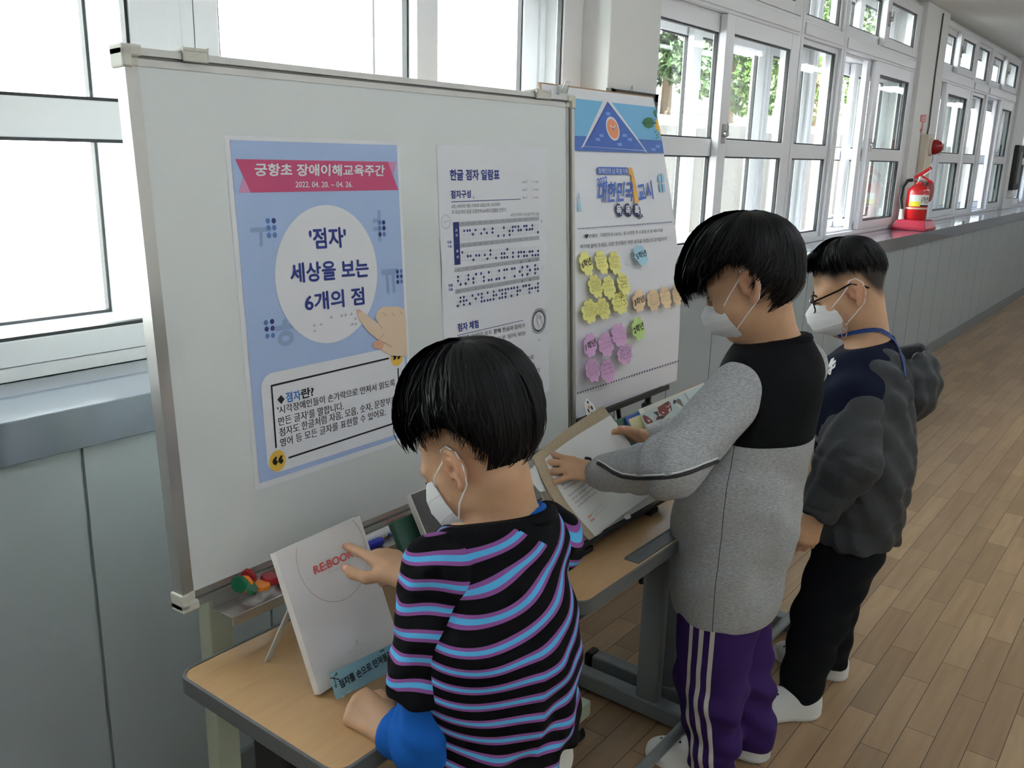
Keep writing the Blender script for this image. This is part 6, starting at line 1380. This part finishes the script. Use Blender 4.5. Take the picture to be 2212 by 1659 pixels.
# ------------------------------------------------------------------ boy in the puffer jacket
def boy_jacket():
    F3 = unit(np.array([-.30, .954, 0])); L3 = np.array([-F3[1], F3[0], 0])
    nb, SL_, SR_ = at(1880, 742, 2.36), at(1848, 850, 2.27), at(1902, 800, 2.46)
    hm = at(1838, 1140, 2.47); wa = at(1856, 990, 2.42); ch = (SL_+SR_)/2-[0, 0, .05]
    th = person('boy with glasses and short hair in a dark grey puffer jacket, standing furthest away', (hm[0], hm[1], 0))
    H = Head(at(1842, 632, 2.345), F3, R_(22), 0, 1.03)
    wL, eL = at(1762, 1112, 2.29), at(1832, 995, 2.24); wR, eR = np.array([2.40, .92, .72]), np.array([2.56, .76, .84])
    fl = np.array([2.325, .705, 0]); fr_ = np.array([2.555, .70, 0])
    V = Vox((2.0, .42, 0), (2.85, 1.12, H(0, 0, .14)[2]), .0038)
    H.build(V); V.cone(H(-.022, 0, -.03), nb-[0, 0, .02], .048, .056, .03); V.cone(nb-[0, 0, .03], SL_, .05, .04, .03); V.cone(nb-[0, 0, .03], SR_, .05, .04, .03)
    V.chain([ch, wa, hm, hm-[0, 0, .03]], [.12, .115, .12, .10], .04, (F3, 1.45)); V.chain([SL_, eL, wL], [.037, .03, .022], .012); V.chain([SR_, eR, wR], [.037, .03, .022], .012)
    for s_, f_ in ((1, fl), (-1, fr_)): hp = hm+L3*s_*.065-[0, 0, .03]; an = f_+[0, 0, .07]; V.chain([hp, lerp(hp, an, .5)+F3*.015, an], [.078, .052, .034], .02); V.chain([an-[0, 0, .025], an+F3*.09-[0, 0, .04]], [.026, .02], .02)
    n1, t1 = hand(V, wL, at(1750, 1146, 2.295)-wL, L3+np.array([0, -.3, .0]), F3, .92, ((.75, 1.0, .6), (.8, 1.0, .6), (.8, 1.0, .6), (.8, 1.0, .6)), (-.08, 0, .06, .14))
    n2, t2 = hand(V, wR, (-.5, .7, -.3), (.2, -.2, .9), (-.9, -.3, 0), .92)
    V.cut((0, 0, 0), (0, 0, -1))
    def stub(P):
        q = P-H.c; f, u = q @ H.f/H.k, q @ H.u/H.k; edge = np.interp(f, [-.10, -.06, -.03, .01, .03, .05, .075, .1], [-.05, -.035, .028, .036, .03, .045, .075, .09])
        return np.clip((u-edge)/.034, 0, .97)*np.where(f < .088, 1, 0)
    sk = skin_mat('skin_tan', SK, (208, 138, 116)); body, BP, BF = body_obj(th, V, sk, n1+n2, H, t1, stub)
    hc = (.002, 0, .054)
    ends = ends_fn([(0, 72), (25, 77), (50, 80), (80, 78), (110, 78), (140, 82), (180, 86), (220, 82), (250, 78), (280, 78), (310, 80), (335, 77)])
    hair_obj(th, *H.hair_shell(hc, (.096, .077, .089), (-.25, 0, .97), ends, n=4200, w=.0024, seed=3, lift=.0045, twist=.15, jit=.09))
    # jutting fringe
    rng = np.random.RandomState(8); m = MB()
    for i in range(420):
        l = rng.uniform(-.05, .05); a = H(.045+.02*rng.rand(), l*.8, .122+.004*rng.randn()); b = H(.088+.006*rng.rand(), l, .113); c = H(.108+.012*rng.rand(), l*1.05, .080+.018*rng.rand()); m.strip([a, lerp(a, b, .5)+H.u*.005, b, c], .0022, H.l, .0006)
    th.part('fringe', m, hairm)
    mask_mesh(H, th, 'bifold', 1.0); lashes(H, th)
    # glasses
    gb = M('black_acetate', (16, 17, 20), .25); g = th.part('glasses', MB().tube([H(.1045, -.010, .008), H(.106, 0, .011), H(.1045, .010, .008)], .0014, 6), gb, smooth=True)
    for s_ in (1, -1):
        P = [H(.1005-.10*max(0, abs(u)-.4)*.1, s_*(.032+.023*u), .000+.017*v) for u, v in [(math.copysign(abs(math.cos(t))**.6, math.cos(t)), math.copysign(abs(math.sin(t))**.7, math.sin(t))) for t in np.linspace(0, 2*math.pi, 33)]]
        th.part('rim', MB().tube(P, .0019, 6, False), gb, g, smooth=True); th.part('lens', MB().add(P[:-1], [tuple(range(32))]), ACRYL, g)
        th.part('temple', MB().strip([H(.099, s_*.053, .012), H(.090, s_*.066, .014), H(.03, s_*.075, .024), H(-.005, s_*.079, .033), H(-.03, s_*.083, .020), H(-.042, s_*.083, .010)], .0045, H.u, .0024), gb, g)
    # navy t-shirt
    navyc = cloth('navy_jersey', (19, 24, 44), .06)
    S_ = Vox((2.02, .46, hm[2]-.05), (2.82, 1.06, nb[2]+.06), .0045); S_.chain([ch+[0, 0, .02], wa, hm+[0, 0, .02]], [.135, .148, .15], .05, (F3, 1.42)); S_.cone(nb-[0, 0, .03], SL_-L3*.0, .060, .060, .04); S_.cone(nb-[0, 0, .03], SR_, .060, .060, .04); S_.cone(nb-[0, 0, .05], nb, .064, .060, .02)
    S_.cone(SL_, lerp(SL_, eL, .5), .056, .055, .03); S_.ell(ch+F3*.072-[0, 0, .01], (.085, .125, .13), [F3, L3, UP], .05); dn = unit(np.array([-.1, .28, .95])); S_.cut(nb+dn*.006, dn, .005, (nb-.12, nb+.12)); S_.cut(hm-[0, 0, .0], (0, 0, -1), .005)
    S_.ripple(lambda P: folds(P, ch, (.4, .3, .8), .003, .1)); me, P, F = skin_mesh('t_shirt', *S_.mesh(), navyc, th.loc); ts = th.part('t_shirt', me, None); t = bvh(P, F)
    # white interlocked letters on the chest
    def onshirt(u, v, h): q = hit(t, u, v); q = q or (at(u, v, 2.2), np.array([0, 0, 0])); return q[0]+q[1]*(h+.001)
    lg = MB(); lgw = M('logo_white', (232, 232, 232), .6)
    for P in ([(340, 1305), (375, 1280), (398, 1228), (425, 1215), (415, 1250), (440, 1235), (440, 1255), (405, 1290), (385, 1302), (352, 1318)], [(400, 1235), (426, 1220), (408, 1300), (400, 1345), (394, 1368), (380, 1370), (388, 1320)], [(440, 1268), (434, 1300), (405, 1322), (378, 1337), (360, 1342), (385, 1308), (420, 1292), (428, 1274)], [(356, 1342), (372, 1330), (392, 1362), (384, 1370)]):
        P = [(1700+.2412*x, 480+.2412*y) for x, y in P]
        V_ = [onshirt(x, y, .0004) for x, y in P]; lg.add(V_, [tuple(range(len(V_)))])
    th.part('chest_emblem', lg, lgw, ts)
    # jacket, slipped off the shoulder
    jm = M('puffer_nylon', (58, 60, 63), .6, noise=(14, .1), spec=.25); cloth_bump(jm, 90, .35, .004)
    J = Vox((2.0, .36, hm[2]-.08), (2.9, 1.02, ch[2]+.16), .0045); J.chain([ch+[0, 0, .0], wa, hm+[0, 0, .03]], [.160, .178, .176], .05, (F3, 1.35)); J.cone(SR_-[0, 0, .02], ch-L3*.05, .075, .08, .05); J.cone(SL_-[0, 0, .06], ch+L3*.05-[0, 0, .03], .065, .08, .05)
    J.cut(hm-[0, 0, .01], (0, 0, -1), .01)
    cp, cn = at(1846, 840, 2.22), F3*.86+UP*.50; J.cut(cp, cn, .01); J.cut(wa+F3*.10, F3, .02, (wa-[.3, .3, .35], wa+[.3, .3, .05]))
    J.ripple(lambda P: -.006*np.abs(np.sin((P[:, 2]-hm[2]+.02*np.sin(P[:, 0]*20))*math.pi/.075))**.6+.004+folds(P, wa, (.7, .2, .4), .004, .06)+folds(P, wa, (.3, .9, -.3), .003, .045)); me, P_, F_ = skin_mesh('jacket', *J.mesh(), jm, th.loc); jts = [bvh(P_, F_)]; jk = th.part('jacket', me, None)
    for SH_, E_, W_, s_ in ((SL_, eL, wL, 1), (SR_, eR, wR, -1)):
        Q = Vox(np.minimum(np.minimum(SH_, E_), W_)-.13, np.maximum(np.maximum(SH_, E_), W_)+.13, .0045); c_ = unit(W_-E_); a0 = lerp(SH_, E_, .2)
        Q.cone(a0+[0, 0, -.01], E_, .074, .076, .03); Q.cone(E_, W_-c_*.02, .076, .050, .03); Q.cut(W_-c_*.0, c_, .006, (np.minimum(E_, W_)-.08, np.maximum(E_, W_)+.08)); Q.cut(cp, cn, .012, (SH_-.15, SH_+.15))
        def quilt(P, SH_=SH_, E_=E_, W_=W_):
            d1, d2 = unit(E_-SH_), unit(W_-E_); L1 = np.linalg.norm(E_-SH_); q = np.where((P-E_) @ unit(d1+d2) < 0, (P-SH_) @ d1, L1+(P-E_) @ d2); return -.006*np.abs(np.sin((q+.012*np.sin(P[:, 2]*40+P[:, 1]*30))*math.pi/.062))**.6+.006+folds(P, E_, (.5, .8, .3), .0035, .05)
        Q.ripple(quilt); me, _, _ = skin_mesh('sleeve', *Q.mesh(), jm, th.loc); th.part('sleeve', me, None, jk)
    # hood hanging at the back, open bowl
    hc_ = at(1946, 828, 2.43); Hd = Vox(hc_-[.2, .2, .2], hc_+[.2, .2, .2], .0045); A3 = [F3, L3, UP]; Hd.ell(hc_, (.100, .125, .118), A3, .03); Hd.ell(hc_+F3*.05+[0, 0, .06], (.08, .12, .09), A3, .03, False) ; Hd.ell(hc_+F3*.055+[0, 0, .075], (.095, .10, .125), A3, .02, True); Hd.cut(hc_+[0, 0, .085], UP*.8+F3*.5, .01)
    Hd.ripple(lambda P: folds(P, hc_, (.4, .3, .9), .004, .06)+folds(P, hc_, (.9, -.3, .2), .003, .05)); me, P_, F_ = skin_mesh('hood', *Hd.mesh(), jm, th.loc); jts.append(bvh(P_, F_)); th.part('hood', me, None, jk)
    # zip edge of the open front
    zt_ = [at(1925, 742, 2.34), at(1890, 768, 2.25), at(1850, 830, 2.19), at(1800, 880, 2.20), at(1772, 925, 2.24)]
    # lanyard
    lan = M('lanyard_blue', (30, 62, 128), .6); trs = [t, bvh(BP, BF)]+jts; LP = []
    for x, y in [(1812, 724), (1826, 721), (1845, 717), (1865, 714), (1885, 712), (1902, 714), (1916, 722), (1929, 736), (1940, 755), (1947, 775), (1951, 795), (1953, 815)]:
        hs_ = [h for h in (hit(q, x, y) for q in trs) if h]
        if hs_: h = min(hs_, key=lambda h: np.linalg.norm(h[0]-CAM)); LP.append((h[0]+h[1]*.004, h[1]))
    th.part('lanyard', MB().strip([q[0] for q in LP], .011, lambda i: np.cross(LP[i][1], LP[min(i+1, len(LP)-1)][0]-LP[max(i-1, 0)][0]), .0012), lan, smooth=True)
    ln = at(1826, 700, 2.262); m = MB()
    for i in range(4): q = ln+[0, 0, -.014*i+.016]; m.tube([q+(L3*.0+F3*math.cos(a)*.006+UP*math.sin(a)*.009) for a in np.linspace(0, 6.283, 17)], .0014, 5, False)
    th.part('mask_chain', m, M('rose_gold', (190, 150, 136), .3, .8), smooth=True)
    T = Vox((2.05, .46, .02), (2.82, 1.0, hm[2]+.08), .0048); T.cone(hm+[0, 0, .03], hm-[0, 0, .03], .128, .128, .03, (F3, 1.35))
    for s_, f_ in ((1, fl), (-1, fr_)): hp = hm+L3*s_*.066-[0, 0, .03]; an = f_+[0, 0, .07]; T.chain([hp, lerp(hp, an, .5)+F3*.012, an], [.092, .074, .060], .02)
    T.cut((0, 0, .05), (0, 0, -1)); T.ripple(lambda P: folds(P, hm, (.2, .4, 1), .003, .09, 0, ((1, 0, 0), .02, .2))); me, _, _ = skin_mesh('trousers', *T.mesh(), cloth('black_cotton', (20, 22, 26), .08), th.loc); th.part('trousers', me, None)
    clog_shoe(th, fl-F3*.055+[0, 0, 0], fl+unit(np.array([-.75, .66, 0]))*.16); clog_shoe(th, fr_-F3*.055, fr_+unit(np.array([.1, 1, 0]))*.165)
    return th
boy_striped(); boy_grey(); boy_jacket()
